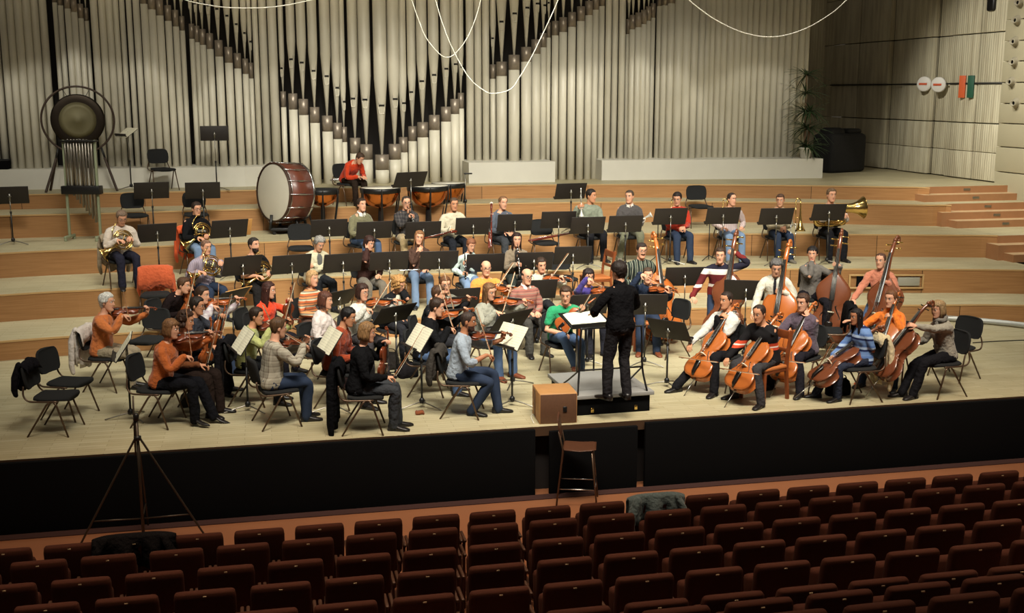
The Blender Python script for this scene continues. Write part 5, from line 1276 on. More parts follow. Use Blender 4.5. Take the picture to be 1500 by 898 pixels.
# -------- woodwind, front row
cast('grey-haired man in the cream jacket', 'person with grey hair in cream jacket looking down with folded arms', (468, 357), 1, 22, pose_crossed(), top=(196, 188, 160), top_kind='jacket', trousers=(38, 40, 44), hair='bushy', hair_col=(138, 134, 128), head=(4, 30, 0), lean=12, seed=41, front=((92, 92, 90), .12, 12))
cast('woman in the dark brown top', 'person with short dark hair in dark brown top holding a hand to her face', (541, 356), 1, 14, pose_chin(-1), fem=1, top=(62, 42, 38), trousers=(108, 100, 88), hair='bob', hair_col=(52, 30, 24), head=(24, 18, 0), seed=42)
cast('woman with long hair in the brown cardigan', 'person with long hair in brown cardigan with a flute across her lap', (614, 348), 1, 2, dict(pose_chin(-1), inst=[('fl', v3(-.42, -.36, H0 + .12), v3(1, -.05, .02), v3(0, 0, 1))]), fem=1, top=(76, 56, 48), trousers=JEANSL, hair='long', hair_col=(128, 88, 56), head=(-4, 6, 8), front=((196, 148, 120), .34, 20), seed=43, RR=(-.02, -.20, H0 + .40, (.5, .2, .8), (0, 1, 0), .5))
cast('woman in the pale blue blouse', 'person with brown hair in pale blue blouse holding a clarinet upright', (690, 359), 1, 6, pose_stick((-.13, -.24, .56), (0, -.08, -1), .20, .40, 'cl'), fem=1, top=(186, 200, 196), top_kind='shirt', trousers=JEANSL, hair='fringe', hair_col=(120, 74, 48), head=(14, 20, 0), seed=44, k=.94, slump_=16)
cast('woman with the taupe jacket', 'person with long dark hair in taupe jacket playing the oboe', (757, 351), 1, -4, pose_stick((0, -.205, .585), (.0, -.46, -.9), .20, .38, 'ob'), fem=1, top=(124, 110, 92), top_kind='jacket', trousers=(50, 54, 50), hair='long', hair_col=(44, 26, 22), seed=45, front=((60, 54, 50), .12, 14))
# -------- woodwind, second row
cast('man in the olive sweater', 'person with short dark hair in olive sweater, white collar and jeans', (530, 300), 2, 26, pose_lap(l=(.10, -.30, .11)), top=(116, 112, 86), trousers=JEANS, collar=(222, 220, 214), hair_col=(52, 38, 28), head=(0, 0, 0), seed=46)
cast('man with glasses in the dark checked shirt', 'person with glasses in dark checked shirt playing a short wooden pipe', (595, 297), 2, 6, pose_stick((0, -.215, .59), (.12, -.70, -.62), .13, .26, 'cl'), top=S_PLAIDD, top_kind='shirt', trousers=(168, 146, 108), hair='receding', hair_col=(60, 48, 40), specs=True, seed=47, bulk=1.05)
cast('man in the cream sweater', 'person with short hair in cream sweater with a strap, holding a bassoon', (665, 299), 2, 8, dict(pose_lap(l=(.10, -.30, .30), r=(-.12, -.28, .20)), inst=[('fg', v3(.20, -.27, H0 + .21), v3(-.80, -.42, -.08), v3(0, -.3, 1))]), top=(198, 188, 164), trousers=(34, 36, 42), hair='buzz', hair_col=(80, 62, 48), seed=48, skin=1)
cast('man in the slate shirt', 'person with short light hair in slate grey shirt with a bassoon across his knees', (737, 297), 2, 16, dict(pose_lap(), inst=[('fg', v3(-.62, -.78, H0 - .10), v3(.30, .56, .46), v3(0, -.5, 1))]), top=(86, 92, 104), top_kind='shirt', trousers=(58, 60, 64), hair='receding', hair_col=(122, 88, 60), seed=49)
# -------- brass
cast('man in the sage sweater', 'person with black hair in sage green sweater, holding a silver trumpet upright', (866, 287), 2, 4, dict(pose_lap(l=(.06, -.34, .10)), R=(-.30, -.24, H0 + .44, (.3, -.8, .4), (.6, -.3, 0), .85), inst=[('tp', v3(-.27, -.33, H0 + .76), v3(.03, .0, -1), v3(-.2, -1, 0))]), k=1.075, lean=2, top=(128, 134, 118), trousers=(30, 30, 34), hair_col=(34, 26, 22), head=(40, 4, 0), seed=51, skin=1)
cast('man in the charcoal sweater', 'person with short hair in charcoal sweater and grey-green trousers, a trumpet in his lap', (922, 288), 2, -4, dict(pose_lap(r=(-.02, -.33, .12)), inst=[('tp', v3(-.10, -.36, H0 + .10), v3(.85, -.25, .45), v3(0, 0, 1))]), k=1.05, top=(78, 74, 74), trousers=(106, 106, 86), collar=(206, 200, 190), hair='buzz', hair_col=(74, 60, 50), head=(-36, 4, 0), bulk=1.08, shoes='grey', seed=52, feetR=(-.24, -.40, .085))
cast('man in the red sweater beside the trombone', 'person in red sweater and dark jeans with clasped hands looking down', (992, 291), 2, 0, pose_clasp(), top=(176, 52, 32), trousers=JEANSD, hair_col=(38, 28, 24), head=(-30, 20, 0), lean=3, slump_=6, k=1.03, seed=53)
cast('man in jeans with the pale shirt', 'person with thinning hair in pale striped shirt and blue jeans, hands on his thighs', (1072, 292), 2, -4, pose_lap(l=(.20, -.20, .115), r=(-.20, -.20, .115)), top=S_PINKW, top_kind='shirt', trousers=JEANSL, hair='receding', hair_col=(56, 42, 36), head=(24, 2, 0), seed=54, shoes='grey')
cast('man with the trombone', 'person with cropped hair in beige shirt holding a trombone between his knees', (1143, 293), 2, -6, dict(pose_clasp(), inst=[('tr', v3(.13, -.42, H0 + .22), v3(0, -.08, -1), v3(.1, 1, 0))]), top=(150, 138, 112), top_kind='shirt', trousers=JEANSD, hair='buzz', hair_col=(78, 54, 40), head=(-28, 14, 0), lean=8, seed=55, shoes='grey')
cast('tuba player', 'person with short fair hair in white shirt behind a tuba lying across his lap', (1218, 286), 2, -6, dict(pose_lap(l=(.15, -.40, .30), r=(-.12, -.42, .30)), inst=[('tu', v3(-.20, -.30, H0 + .24), v3(1, .02, .03), v3(0, 1, .1))]), k=1.085, lean=1, top=(206, 196, 192), top_kind='shirt', trousers=(32, 32, 36), hair_col=(108, 84, 62), head=(4, 2, 0), seed=56)
# -------- horns
cast('man in the white sweater with the horn', 'person with glasses and grey-brown hair in white sweater bent over a french horn', (178, 319), 2, 24, dict(pose_lap(l=(.10, -.28, .28), r=(-.12, -.32, .26)), inst=[('hn', v3(-.02, -.30, H0 + .25), v3(0, -.96, .2), v3(0.1, .2, 1))]), k=1.03, top=(206, 192, 178), trousers=(38, 38, 50), hair='short', hair_col=(120, 98, 80), specs=True, head=(0, 30, 0), lean=12, seed=57, bulk=1.1)
cast('man in the black roll-neck with the horn', 'person with glasses in black roll-neck and jeans with a french horn on his lap', (288, 306), 2, 24, dict(pose_lap(l=(.10, -.30, .20), r=(-.08, -.32, .16)), inst=[('hn', v3(.02, -.30, H0 + .25), v3(0, -.96, .2), v3(0.1, .2, 1))]), top=(26, 26, 28), top_kind='turtle', trousers=JEANSL, hair_col=(48, 34, 26), specs=True, head=(8, 8, 0), seed=58)
cast('bald man in the lilac shirt', 'person with shaved head in lilac shirt and jeans blowing a french horn', (302, 362), 1, 28, dict(pose_lap(l=(.16, -.30, .42), r=(-.20, -.22, .28)), inst=[('hn', v3(.02, -.27, H0 + .36), v3(.1, -.96, .2), v3(0.25, .2, 1))]), top=S_LILAC, top_kind='shirt', trousers=JEANSD, hair='buzz', hair_col=(120, 88, 70), head=(10, 8, 0), seed=59, skin=0)
cast('bearded man in the black T-shirt', 'person with dark beard in black T-shirt, a french horn on his knees', (372, 359), 1, 26, dict(pose_lap(l=(.14, -.34, .22), r=(-.10, -.36, .18)), inst=[('hn', v3(.04, -.33, H0 + .24), v3(0, -.96, .2), v3(0.1, .2, 1))]), top=(28, 28, 30), top_kind='tee', trousers=(36, 34, 34), hair_col=(44, 36, 32), beard=(48, 40, 36), head=(20, 0, 0), seed=60)
# -------- kettledrummer
cast('kettledrummer', 'person in bright red sweater bent over his reading behind the kettle drums', (527, 232), 4, 34, dict(pose_lap(l=(.10, -.46, .10), r=(-.06, -.46, .10))), k=.95, top=(196, 62, 30), trousers=(44, 34, 28), hair_col=(70, 50, 36), head=(10, 36, 0), lean=26, slump_=30, seed=61)
# ------------------------------------------------------------------ empty chairs and garments
def chair(px, py, lev, face, label, z=.46, P=None):
    a = R(face); p = at(px, py, LV[lev] + z); c = Matrix.Rotation(a, 3, 'Z') @ Vector((0, -.05 if z < .6 else .23, 0))
    M = TR((p.x - c.x, p.y - c.y, LV[lev]), a)
    instance(P or CHAIR, M, label, 'chair', 'wooden chairs on the stage' if P else 'padded orchestra chairs'); return M
chA = chair(82, 577, 0, 78, 'empty padded chair with a black jacket over its back, front left corner')
chair(102, 557, 0, 66, 'empty padded chair standing behind the one with the black jacket')
chair(240, 278.5, 5, 22, z=.0, label='empty padded chair on the top step against the organ pipes')
chair(198, 314, 3, 14, 'empty padded chair behind the man in the white sweater with the horn')
chair(287, 312.5, 3, 8, 'empty padded chair behind the man in the black roll-neck')
chF = chair(228, 430, 1, 2, 'empty padded chair covered by the bright orange jacket')
chair(217, 496, 0, -22, 'empty padded chair between the white-haired man and the rust sweater')
chair(441, 362, 2, 0, 'empty padded chair in front of the bass drum')
chJ = chair(799, 354, 2, 2, 'empty padded chair with a bassoon lying across it')
chair(825, 406, 1, 2, 'empty padded chair beside the woman with the taupe jacket')
chair(1026, 301, 3, -2, 'empty padded chair behind the man in the red sweater')
chair(976, 478, 0, -72, 'empty padded chair behind the man in the navy shirt')
chair(1399, 507, 0, -70, 'empty padded chair at the far right behind the woman with the fair bob')
chair(354, 467, 0, 62, 'empty padded chair behind the man in the lime shirt', z=.70)
chQ = chair(1212, 482, 0, -110, 'empty padded chair loaded with a black coat behind the grey-violet shirt')
chair(872, 405, 1, -84, 'brown wooden chair standing empty behind the woman in the purple sweater', P=WCHAIR)
instance(BASSOON, axis_matrix(chJ @ Vector((-.36, -.16, .50)), (1, .25, .12), (0, -.1, 1)), 'red-brown bassoon lying on the empty chair', 'bassoon')
drape('jacket', chA, 'black jacket hung over the empty chair at the front left', 'jacket', (24, 22, 26), w=.40, back=.34, front=.10, seed=3)
drape('coat', chair_of(c1), 'white coat hung over the chair of the white-haired man', 'coat', (206, 194, 184), w=.50, back=.56, front=.2, seed=1)
drape('coat', chair_of(c7), 'long black coat hung over the chair of the man in the lime shirt', 'coat', (24, 22, 24), w=.44, back=.74, front=.15, seed=2)
drape('coat', chair_of(c13), 'long black coat hung over the chair of the woman in the black jacket', 'coat', (16, 16, 19), w=.46, back=.80, front=.15, seed=5)
drape('jacket', chair_of(c19), 'dark grey jacket hung over the chair of the bald man in pale blue', 'jacket', (62, 58, 54), w=.48, back=.40, front=.15, seed=6)
drape('jacket', chF, 'bright orange jacket spread over the back of an empty chair', 'jacket', (196, 92, 56), w=.56, back=.45, front=.36, seed=7, wav=.04)
drape('coat', chQ, 'black coat piled on the chair behind the grey-violet shirt', 'coat', (22, 20, 22), w=.48, back=.42, front=.40, seed=8)
def chair_near(px, py, lev, face, z): 
    a = R(face); p = at(px, py, LV[lev] + z); c = Matrix.Rotation(a, 3, 'Z') @ Vector((0, .25, 0)); return TR((p.x - c.x, p.y - c.y, LV[lev]), a)
HL = {o['label']: o for o in bpy.data.objects if 'label' in o}
def chair_under(s): return HL[f'black padded chair under the {s}'].matrix_basis.copy()
drape('coat', chair_under('man in the white sweater with the horn'), 'beige coat hanging from the chair of the man in the white sweater', 'coat', (150, 134, 112), w=.50, back=.62, front=.1, seed=9)
drape('jacket', chair_under('man in the black roll-neck with the horn'), 'orange jacket hanging from the chair of the man in the black roll-neck', 'jacket', (206, 86, 44), w=.52, back=.6, front=.12, seed=10)
drape('coat', chair_under('dark-haired woman in the blue striped sweater'), 'beige coat hanging from the chair of the woman in the blue striped sweater', 'coat', (196, 178, 142), w=.42, back=.66, front=.1, seed=11)
# ------------------------------------------------------------------ music stands
_stands = {}
def edge(k, x): return float(np.interp(x, [c[0] for c in CURVES[k]], [c[1] for c in CURVES[k]])) if k else 13.05
def stand(px, py, lev, face, label, h=.92, kind=(24, .66, .36), sheet=False, folder=False, base=False):
    "the desk is seen at (px, py); its height is lowered until the feet stand clear of the step's edge"
    a = R(face)
    while True:
        p = at(px, py, LV[lev] + (0 if base else h)); c = Matrix.Rotation(a, 3, 'Z') @ Vector((0, -.02, 0))
        if base or p.y > edge(lev, p.x) + .34 or h < .62: break
        h = round(h - .02, 3)
    key = (h,) + kind
    if key not in _stands: _stands[key] = make_stand(h, *kind)
    M = TR((p.x - c.x, p.y - c.y, LV[lev]), a)
    instance(_stands[key], M, label, 'music stand', 'music stands of the orchestra')
    T, hh = kind[0], h
    if sheet:
        instance(SHEET, M @ Matrix.Translation((0, -.02, hh)) @ Matrix.Rotation(R(T), 4, 'X') @ Matrix.Translation((0, .010, .002)), 'white sheets on the ' + label.replace('dark ', '').replace(' on the top step', ''), 'sheet music', 'open sheet music')
    if folder:
        m = MB(); m.box((0, 0, 0), (.62, .02, .32), bev=.004); o = m.build('music_folder', mat('tan_folder', (196, 142, 78), .7, 0, .08, 20))
        o.matrix_basis = M @ Matrix.Translation((0, -.02, hh)) @ Matrix.Rotation(R(T), 4, 'X') @ Matrix.Translation((.10, .019, .002)); tag(o, 'tan folder on the ' + label.replace('dark ', ''), 'folder')
    return M
K_T, K_S, K_H, K_HF, K_L, K_W = (40, .66, .36), (34, .52, .34), (6, .58, .31), (56, .50, .30), (34, .60, .36), (30, .72, .36)
stand(14, 286, 3, 8, 'dark music stand at the far left edge beside the tubular bells')
stand(222, 279, 3, 10, 'dark music stand in front of the empty chair near the gong')
stand(297, 279, 3, 4, 'dark music stand in front of the empty chair below the upright black stand')
stand(318, 279, 5, 2, base=True, label='tall upright black music stand on the top step before the organ', h=1.2, kind=K_H)
stand(191, 278, 5, 122, base=True, label='tall thin music stand on the top step beside the gong', h=1.2, kind=K_HF, sheet=True)
stand(230, 341, 2, 16, 'dark music stand in front of the man in the white sweater with the horn')
stand(336, 335, 2, 20, 'dark music stand in front of the man in the black roll-neck', folder=True)
stand(355, 389, 1, 24, 'dark music stand in front of the bald man in the lilac shirt')
stand(427, 387, 1, 16, 'dark music stand in front of the bearded man in the black T-shirt')
stand(502, 385, 1, 14, 'dark music stand in front of the grey-haired man in cream')
stand(482, 334, 2, 6, 'dark music stand in front of the empty chair by the bass drum')
stand(548, 337, 2, 8, 'dark music stand in front of the man in the olive sweater')
stand(620, 337, 2, 2, 'dark music stand in front of the man with the dark checked shirt')
stand(693, 331, 2, 0, 'dark music stand in front of the man in the cream sweater')
stand(754, 326, 2, -2, 'dark music stand in front of the man in the slate shirt')
stand(818, 322, 2, -2, 'dark music stand in front of the empty chair with the bassoon')
stand(861, 330, 2, 0, 'dark music stand in front of the man in the sage sweater')
stand(916, 328, 2, -2, 'dark music stand in front of the man in the charcoal sweater')
stand(836, 280, 3, 6, 'dark music stand standing empty above the man in the sage sweater')
stand(570, 382, 1, 6, 'dark music stand in front of the woman in the dark brown top')
stand(643, 381, 1, 2, 'dark music stand in front of the woman in the brown cardigan')
stand(711, 385, 1, 0, 'dark music stand in front of the woman in the pale blue blouse')
stand(782, 382.5, 1, -3, 'dark music stand in front of the woman with the taupe jacket')
stand(839, 374, 1, -3, 'dark music stand in front of the empty chair beside the taupe jacket')
stand(982, 317, 2, 0, 'dark music stand in front of the man in the red sweater')
stand(1059, 316, 2, -3, 'dark music stand in front of the man in jeans and pale shirt', h=.96)
stand(1137, 317, 2, -5, 'dark music stand in front of the man with the trombone', h=.95)
stand(1214, 311, 2, -6, 'dark music stand in front of the tuba player', h=1.0)
stand(1003, 405, 0, -6, 'dark music stand in front of the man leaning on the bass in maroon', 1.05)
stand(1093, 425, 0, -24, 'dark music stand in front of the man with the tie', 1.05)
stand(1200, 408, 0, -22, 'dark music stand in front of the woman in the grey top', 1.05)
stand(980, 483, 0, -50, 'low dark music stand in front of the man in the black waistcoat', .80, K_L)
stand(182, 508, 0, 94, 'music stand in front of the white-haired man', kind=K_S, sheet=True)
stand(356, 499, 0, 104, 'music stand in front of the rust sweater', kind=K_S, sheet=True)
stand(483, 499, 0, 104, 'music stand in front of the grey checked shirt', kind=K_S, sheet=True)
stand(614, 495, 0, 105, 'music stand in front of the woman in the black jacket', kind=K_S, sheet=True)
stand(748, 493, 0, 116, 'music stand in front of the bald man in pale blue', kind=K_S, sheet=True)
stand(578, 460, 0, 34, 'dark tilted music stand in front of the woman with glasses in white', kind=K_T)
stand(672, 437, 0, 6, 'dark music stand in front of the man with glasses in the grey jumper')
stand(749, 469, 0, 34, 'dark tilted music stand in front of the woman with long hair in grey', kind=K_T)
stand(860, 446, 0, 4, 'dark music stand in front of the woman in the purple sweater')
stand(945, 446, 0, -10, 'dark music stand in front of the man in the navy shirt')
stand(786, 424, 0, 2, 'dark music stand behind the man in the pink striped sweater')
stand(496, 437, 0, 42, 'dark tilted music stand in front of the striped sweater', kind=K_T)
stand(338, 437, 0, 52, 'dark music stand in front of the checked white shirt', kind=K_T, folder=True)
# ------------------------------------------------------------------ podium, rail, conductor's desk
t = empty('podium', (4.22, 13.98, 0), R(2)); tag(t, 'low black podium with a grey top under the conductor', 'podium')
m = MB(); m.box((0, 0, .11), (.98, 1.12, .22), bev=.006); m.build('base', M_PIT, t)
m = MB(); m.box((0, 0, .245), (1.06, 1.22, .05), bev=.006); m.build('top', mat('grey_carpet', (138, 136, 132), .95, 0, .12, 60), t)
for x in (-.28, .30): MB().box((x, -.563, .06), (.04, .012, .06), bev=.003).build('latch', M_BRASS, t)
t = empty('podium_rail', (4.22, 13.40, .27), R(2)); tag(t, 'black tubular safety rail at the back of the podium', 'rail')
MB().tube(smooth_curve([(-.46, -.0, 0), (-.42, .08, .30), (-.40, .08, .78), (-.36, .08, .83), (0, .08, .83), (.36, .08, .83), (.40, .08, .78), (.42, .08, .30), (.46, .0, 0)], 6), .013, 8, round_ends=True).build('tube', M_BLACK, t)
MB().tube([(-.42, .08, .30), (.42, .08, .30)], .011, 8).build('crossbar', M_BLACK, t)
for s in (-1, 1): MB().tube(smooth_curve([(s * .42, .08, .30), (s * .44, .40, .12), (s * .46, .62, 0.0)], 5), .011, 8).build('brace', M_BLACK, t)
p = at(858, 466, .98); t = empty('conductor_desk', (p.x, p.y, 0), R(190)); tag(t, 'black conductor desk in front of the podium', 'desk')
T = Matrix.Translation((0, 0, .96)) @ Matrix.Rotation(R(74), 4, 'X')
m = MB(); m.box((0, 0, 0), (.62, .02, .46), bev=.005); m.box((0, .03, -.225), (.62, .06, .02), bev=.004); m.v = [tuple(T @ Vector(v)) for v in m.v]; m.build('desk', M_BLACK, t)
for x in (-.13, .13):
    MB().tube([(x, 0, .05), (x, 0, .95)], .013, 8).build('post', M_STEEL if x > 0 else M_BLACK, t)
m = MB(); m.tube([(-.30, 0, .03), (.30, 0, .03)], .016, 8); m.tube([(-.13, -.28, .03), (-.13, .28, .03)], .016, 8); m.tube([(.13, -.28, .03), (.13, .28, .03)], .016, 8); m.build('base', M_STEEL, t)
m = MB(); rs = []
for i in range(15):
    x = -.27 + .54 * i / 14; b = .022 * math.sin(math.pi * min(1, abs(x) / .27)) ** .7 + .004
    rs.append([Vector((x, b, -.17)), Vector((x, b, .17)), Vector((x, 0, .17)), Vector((x, 0, -.17))])
m.rings(rs, smooth=False); o = m.build('score', MUSIC); o.matrix_basis = TR((p.x, p.y, 0), R(190)) @ T @ Matrix.Translation((0, .0105, 0)); tag(o, 'open white score on the conductor desk', 'score')
# ------------------------------------------------------------------ wooden loudspeaker box, bar stool, lamp tripod
M_PLY = mat('plywood', (176, 128, 78), .55, 0, .15, 10)
p = at(820, 621, 0); t = empty('speaker_box', (p.x, p.y + .27, 0), R(-3)); tag(t, 'wooden speaker box at the stage edge beside the podium', 'speaker')
m = MB(); m.box((0, 0, .19), (.47, .50, .38), bev=.01); m.build('cabinet', M_PLY, t)
m = MB(); m.box((0, -.2535, .19), (.45, .008, .36), bev=.003); m.build('back_panel', mat('brown_panel', (92, 60, 38), .7, 0, .2, 30), t)
MB().box((.08, -.262, .18), (.05, .012, .07), bev=.004).build('socket_plate', M_BLACK, t)
MB().box((-.2375, .06, .19), (.008, .10, .34), bev=.003).build('grille', mat('grille_cloth', (120, 88, 58), .9, 0, .1, 60), t)
FZ = -.85
p = at(848, 735, FZ); t = empty('bar_stool', (p.x, p.y, FZ), R(72)); tag(t, 'tall wooden bar stool with thin metal legs in front of the stage', 'stool')
m = MB(); rs = []
for y, w, z in ((.19, .16, .70), (.17, .19, .70), (0, .20, .69), (-.15, .19, .70), (-.20, .16, .705)):
    rs.append([Vector((w * math.copysign(abs(math.cos(a)) ** .5, math.cos(a)), y, z + .012 * math.sin(a))) for a in [2 * math.pi * i / 14 for i in range(14)]])
M_STOOLW = mat('stool_wood', (78, 46, 28), .45, 0, .2, 12)
m.rings(rs); m.build('seat', M_STOOLW, t)
m = MB(); rs = []
for z, w in ((.82, .15), (.84, .18), (.95, .19), (1.06, .18), (1.08, .15)):
    rs.append([Vector((w * math.copysign(abs(math.cos(a)) ** .5, math.cos(a)), .215 + (z - .8) * .15 + .010 * math.sin(a), z)) for a in [2 * math.pi * i / 14 for i in range(14)]])
m.rings(rs); m.build('backrest', M_STOOLW, t)
for s in (-1, 1):
    MB().tube([(s * .16, -.15, .69), (s * .20, -.22, 0)], .011, 8).build('leg', M_TUBE, t)
    MB().tube([(s * .17, .24, .92), (s * .165, .19, .70), (s * .20, .26, 0)], .011, 8).build('leg', M_TUBE, t)
    MB().tube([(s * .19, -.20, .22), (s * .19, .24, .22)], .008, 8).build('footrest', M_CHROME, t)
MB().tube([(-.19, -.20, .26), (.19, -.20, .26)], .008, 8).build('footrest', M_CHROME, t)
p = at(211, 795, FZ); t = empty('lamp_tripod', (p.x, p.y, FZ)); tag(t, 'tall dark lighting tripod in front of the stage at the left', 'tripod')
M_TRI = mat('tripod_metal', (74, 64, 54), .4, .7)
MB().tube([(0, 0, .0), (0, 0, 1.40)], .017, 10).build('mast', M_TRI, t)
MB().tube([(-.03, 0, 1.0), (-.02, 0, 1.66)], .010, 8).build('side_rod', M_TRI, t)
m = MB(); m.lathe([(.018, 1.16), (.04, 1.17), (.04, 1.21), (.018, 1.22)], 12); m.lathe([(.016, 1.38), (.028, 1.39), (.030, 1.45), (.012, 1.47)], 12); m.build('collar', M_BLACK, t)
for a in (188, 352, 90):
    c, s = math.cos(R(a)), math.sin(R(a))
    MB().tube([(.03 * c, .03 * s, 1.18), (.52 * c, .40 * s, .30), (.68 * c, .50 * s, .012)], [.012, .012, .011], 8, round_ends=True).build('leg', M_TRI, t)
    MB().tube([(.015 * c, .015 * s, .28), (.52 * c, .40 * s, .31)], .009, 8).build('brace', M_TRI, t)
# ------------------------------------------------------------------ percussion at the back
M_HEADW = mat('drum_head', (214, 208, 192), .5, 0, .03, 5)
M_COPPER = mat('copper', (206, 122, 62), .22, 1.0, .12, 6)
def kettle(px, py, r, label, covered=False, z=2.07, lev=3):
    p = at(px, py, z); t = empty('kettle_drum', (p.x, p.y, LV[lev])); tag(t, label, 'kettle drum', 'kettle drums')
    h = z - LV[lev]; d = r * 1.02
    prof = [(.03, h - d - .02), (r * .30, h - d), (r * .62, h - d * .86), (r * .84, h - d * .6), (r * .95, h - d * .3), (r * .985, h - .05)]
    MB().lathe(prof, 30).build('bowl', M_COPPER, t)
    m = MB(); m.lathe([(r * .98, h - .10), (r * 1.04, h - .095), (r * 1.05, h - .012), (r * 1.0, h + .004), (r * .97, h + .004)], 32); m.build('hoop', M_BLACK, t)
    m = MB(); m.lathe([(r * .98, h - .01), (r * .98, h + .006), (.02, h + .007)], 32); m.build('drum_head', M_HEADW if not covered else M_FABRIC, t)
    for i in range(6):
        a = R(60 * i + 28); c, s = math.cos(a), math.sin(a)
        MB().tube([(r * 1.07 * c, r * 1.07 * s, h - .02), (r * 1.06 * c, r * 1.06 * s, h - .22), (r * .82 * c, r * .82 * s, .16), (r * .72 * c, r * .72 * s, .03)], [.014, .017, .015, .014], 8, round_ends=True).build('strut', M_BLACK, t)
    m = MB(); m.lathe([(r * .76, .015), (r * .76, .05), (r * .60, .075), (r * .15, .10), (r * .12, h - d + .02)], 24); m.build('base', M_BLACK, t)
    m = MB(); m.box((0, -r * .85, .07), (.14, .26, .03), bev=.008); m.build('pedal', M_BLACK, t)
kettle(472, 277, .33, 'kettle drum with a dark cover beside the bass drum', True)
kettle(557, 275, .40, 'copper kettle drum nearest to the kettledrummer')
kettle(627, 272, .43, 'largest copper kettle drum in the middle of the set')
kettle(657, 268, .36, 'copper kettle drum at the right end of the set')
stand(601, 263, 3, 24, 'wide dark music stand leaning over the kettle drums', 1.16, K_W)
# bass drum
Rb, Db = .58, .56
ctr = Vector((at(400, 282, 1.80).x, 0, 0)); c0 = atY(401, 282, 23.35)
n = Vector((-.84, -.54, .06)).normalized()
t = empty('bass_drum', (c0.x, c0.y, 1.2)); tag(t, 'big bass drum with a white head and reddish wooden shell', 'drum')
zc = c0.z - 1.2
Mx = Matrix.Translation((0, 0, zc)) @ (-n).to_track_quat('Z', 'Y').to_matrix().to_4x4()
M_SHELL = mat('mahogany_shell', (104, 54, 38), .4, 0, .25, 8, coat=.15)
MB().lathe([(Rb, .0), (Rb, Db)], 48, Mx).build('shell', M_SHELL, t)
for z, s in ((0, -1), (Db, 1)):
    MB().lathe([(.02, z + s * .012), (Rb * .95, z + s * .012), (Rb * .985, z + s * .004)][::(1 if s < 0 else -1)], 48, Mx).build('drum_head', M_HEADW, t)
    MB().lathe([(Rb * .985, z - .022), (Rb * 1.035, z - .022), (Rb * 1.035, z + .022), (Rb * .985, z + .022)], 48, Mx, cap=False).build('hoop', M_DARKWOOD if s < 0 else M_CHROME, t)
MB().lathe([(Rb * 1.002, .04), (Rb * 1.012, .04), (Rb * 1.012, .055), (Rb * 1.002, .055)], 48, Mx, cap=False).build('band', M_CHROME, t)
for i in range(14):
    a = 2 * math.pi * i / 14
    q = MB(); q.tube([(Rb * 1.05 * math.cos(a), Rb * 1.05 * math.sin(a), -.03), (Rb * 1.05 * math.cos(a), Rb * 1.05 * math.sin(a), Db + .03)], .007, 6); q.tube([(Rb * 1.03 * math.cos(a), Rb * 1.03 * math.sin(a), Db * .4), (Rb * 1.03 * math.cos(a), Rb * 1.03 * math.sin(a), Db * .6)], .017, 8, round_ends=True)
    q.v = [tuple(Mx @ Vector(v)) for v in q.v]; q.build('tension_rod', M_CHROME, t)
m = MB(); m.box((.28, .18, .10), (.75, .62, .06), bev=.01)
for x in (-.02, .58):
    for y in (-.05, .42): m.box((x, y, .05), (.07, .07, .10), bev=.01)
m.tube([(-.1, -.1, .10), (-.06, -.06, zc - Rb * .93 + .10)], .03, 8); m.tube([(.62, .34, .10), (.58, .38, zc - Rb * .93 + .12)], .03, 8); m.tube([(.1, .3, .1), (.12, .28, zc - Rb * .95)], .03, 8); m.tube([(.45, -.02, .1), (.42, .0, zc - Rb * .9)], .03, 8)
m.build('cradle', M_BLACK, t)
for px, nm in ((972, 'man in the red sweater'), (1047, 'man in jeans with the pale shirt')):
    p = at(px, 381, LV[2])
    instance(TROMBONE, axis_matrix((p.x + .045, p.y, LV[2] + .74), (0, 0, -1), (0, 1, 0)), f'brass trombone standing upright on its stand beside the {nm}', 'trombone', 'trombones on stands')
    t = empty('trombone_stand', (p.x, p.y + .0, LV[2])); tag(t, f'small black trombone stand beside the {nm}', 'stand')
    MB().tube([(-.13, .0, .02), (-.13, 0, .70)], .010, 8).build('pole', M_BLACK, t)
    m = MB(); m.tube([(-.13, 0, .70), (-.13, -.02, .76)], .008, 6); m.lathe([(.03, .755), (.075, .765), (.07, .775), (.02, .78)], 16, Matrix.Translation((-.13, 0, 0))); m.build('bell_rest', M_BLACK, t)
    for a in (90, 210, 330): MB().tube([(-.13, 0, .10), (-.13 + .2 * math.cos(R(a)), .2 * math.sin(R(a)), .01)], .008, 6, round_ends=True).build('foot', M_BLACK, t)
# gong in its round stand
g0 = atY(114, 176, 25.55); t = empty('gong', (g0.x, g0.y, 1.95), R(4)); tag(t, 'large bronze gong hanging in a round stand before the organ', 'gong')
zc = g0.z - 1.95
My = Matrix.Translation((0, 0, zc)) @ Matrix.Rotation(R(90), 4, 'X') @ Matrix.Scale(.90, 4)
M_GONGD = mat('gong_rim', (44, 36, 28), .45, .8, .2, 8); M_GONG = mat('gong_bronze', (104, 97, 68), .6, .3, .2, 5)
m = MB(); m.lathe([(.58, -.06), (.595, -.05), (.595, .02), (.56, .035), (.45, .040)], 48, My); m.build('rim', M_GONGD, t)
m = MB(); m.lathe([(.585, -.05), (.455, .038), (.30, .045), (.10, .048), (.085, .062), (.02, .068)][1:], 48, My); m.build('disc', M_GONG, t)
m = MB(); m.tube([(.715 * math.cos(R(a)), .04, zc + .69 * math.sin(R(a))) for a in range(-70, 251, 6)], .022, 10, round_ends=True); m.build('ring', mat('ring_brown', (62, 46, 36), .5, .3), t)
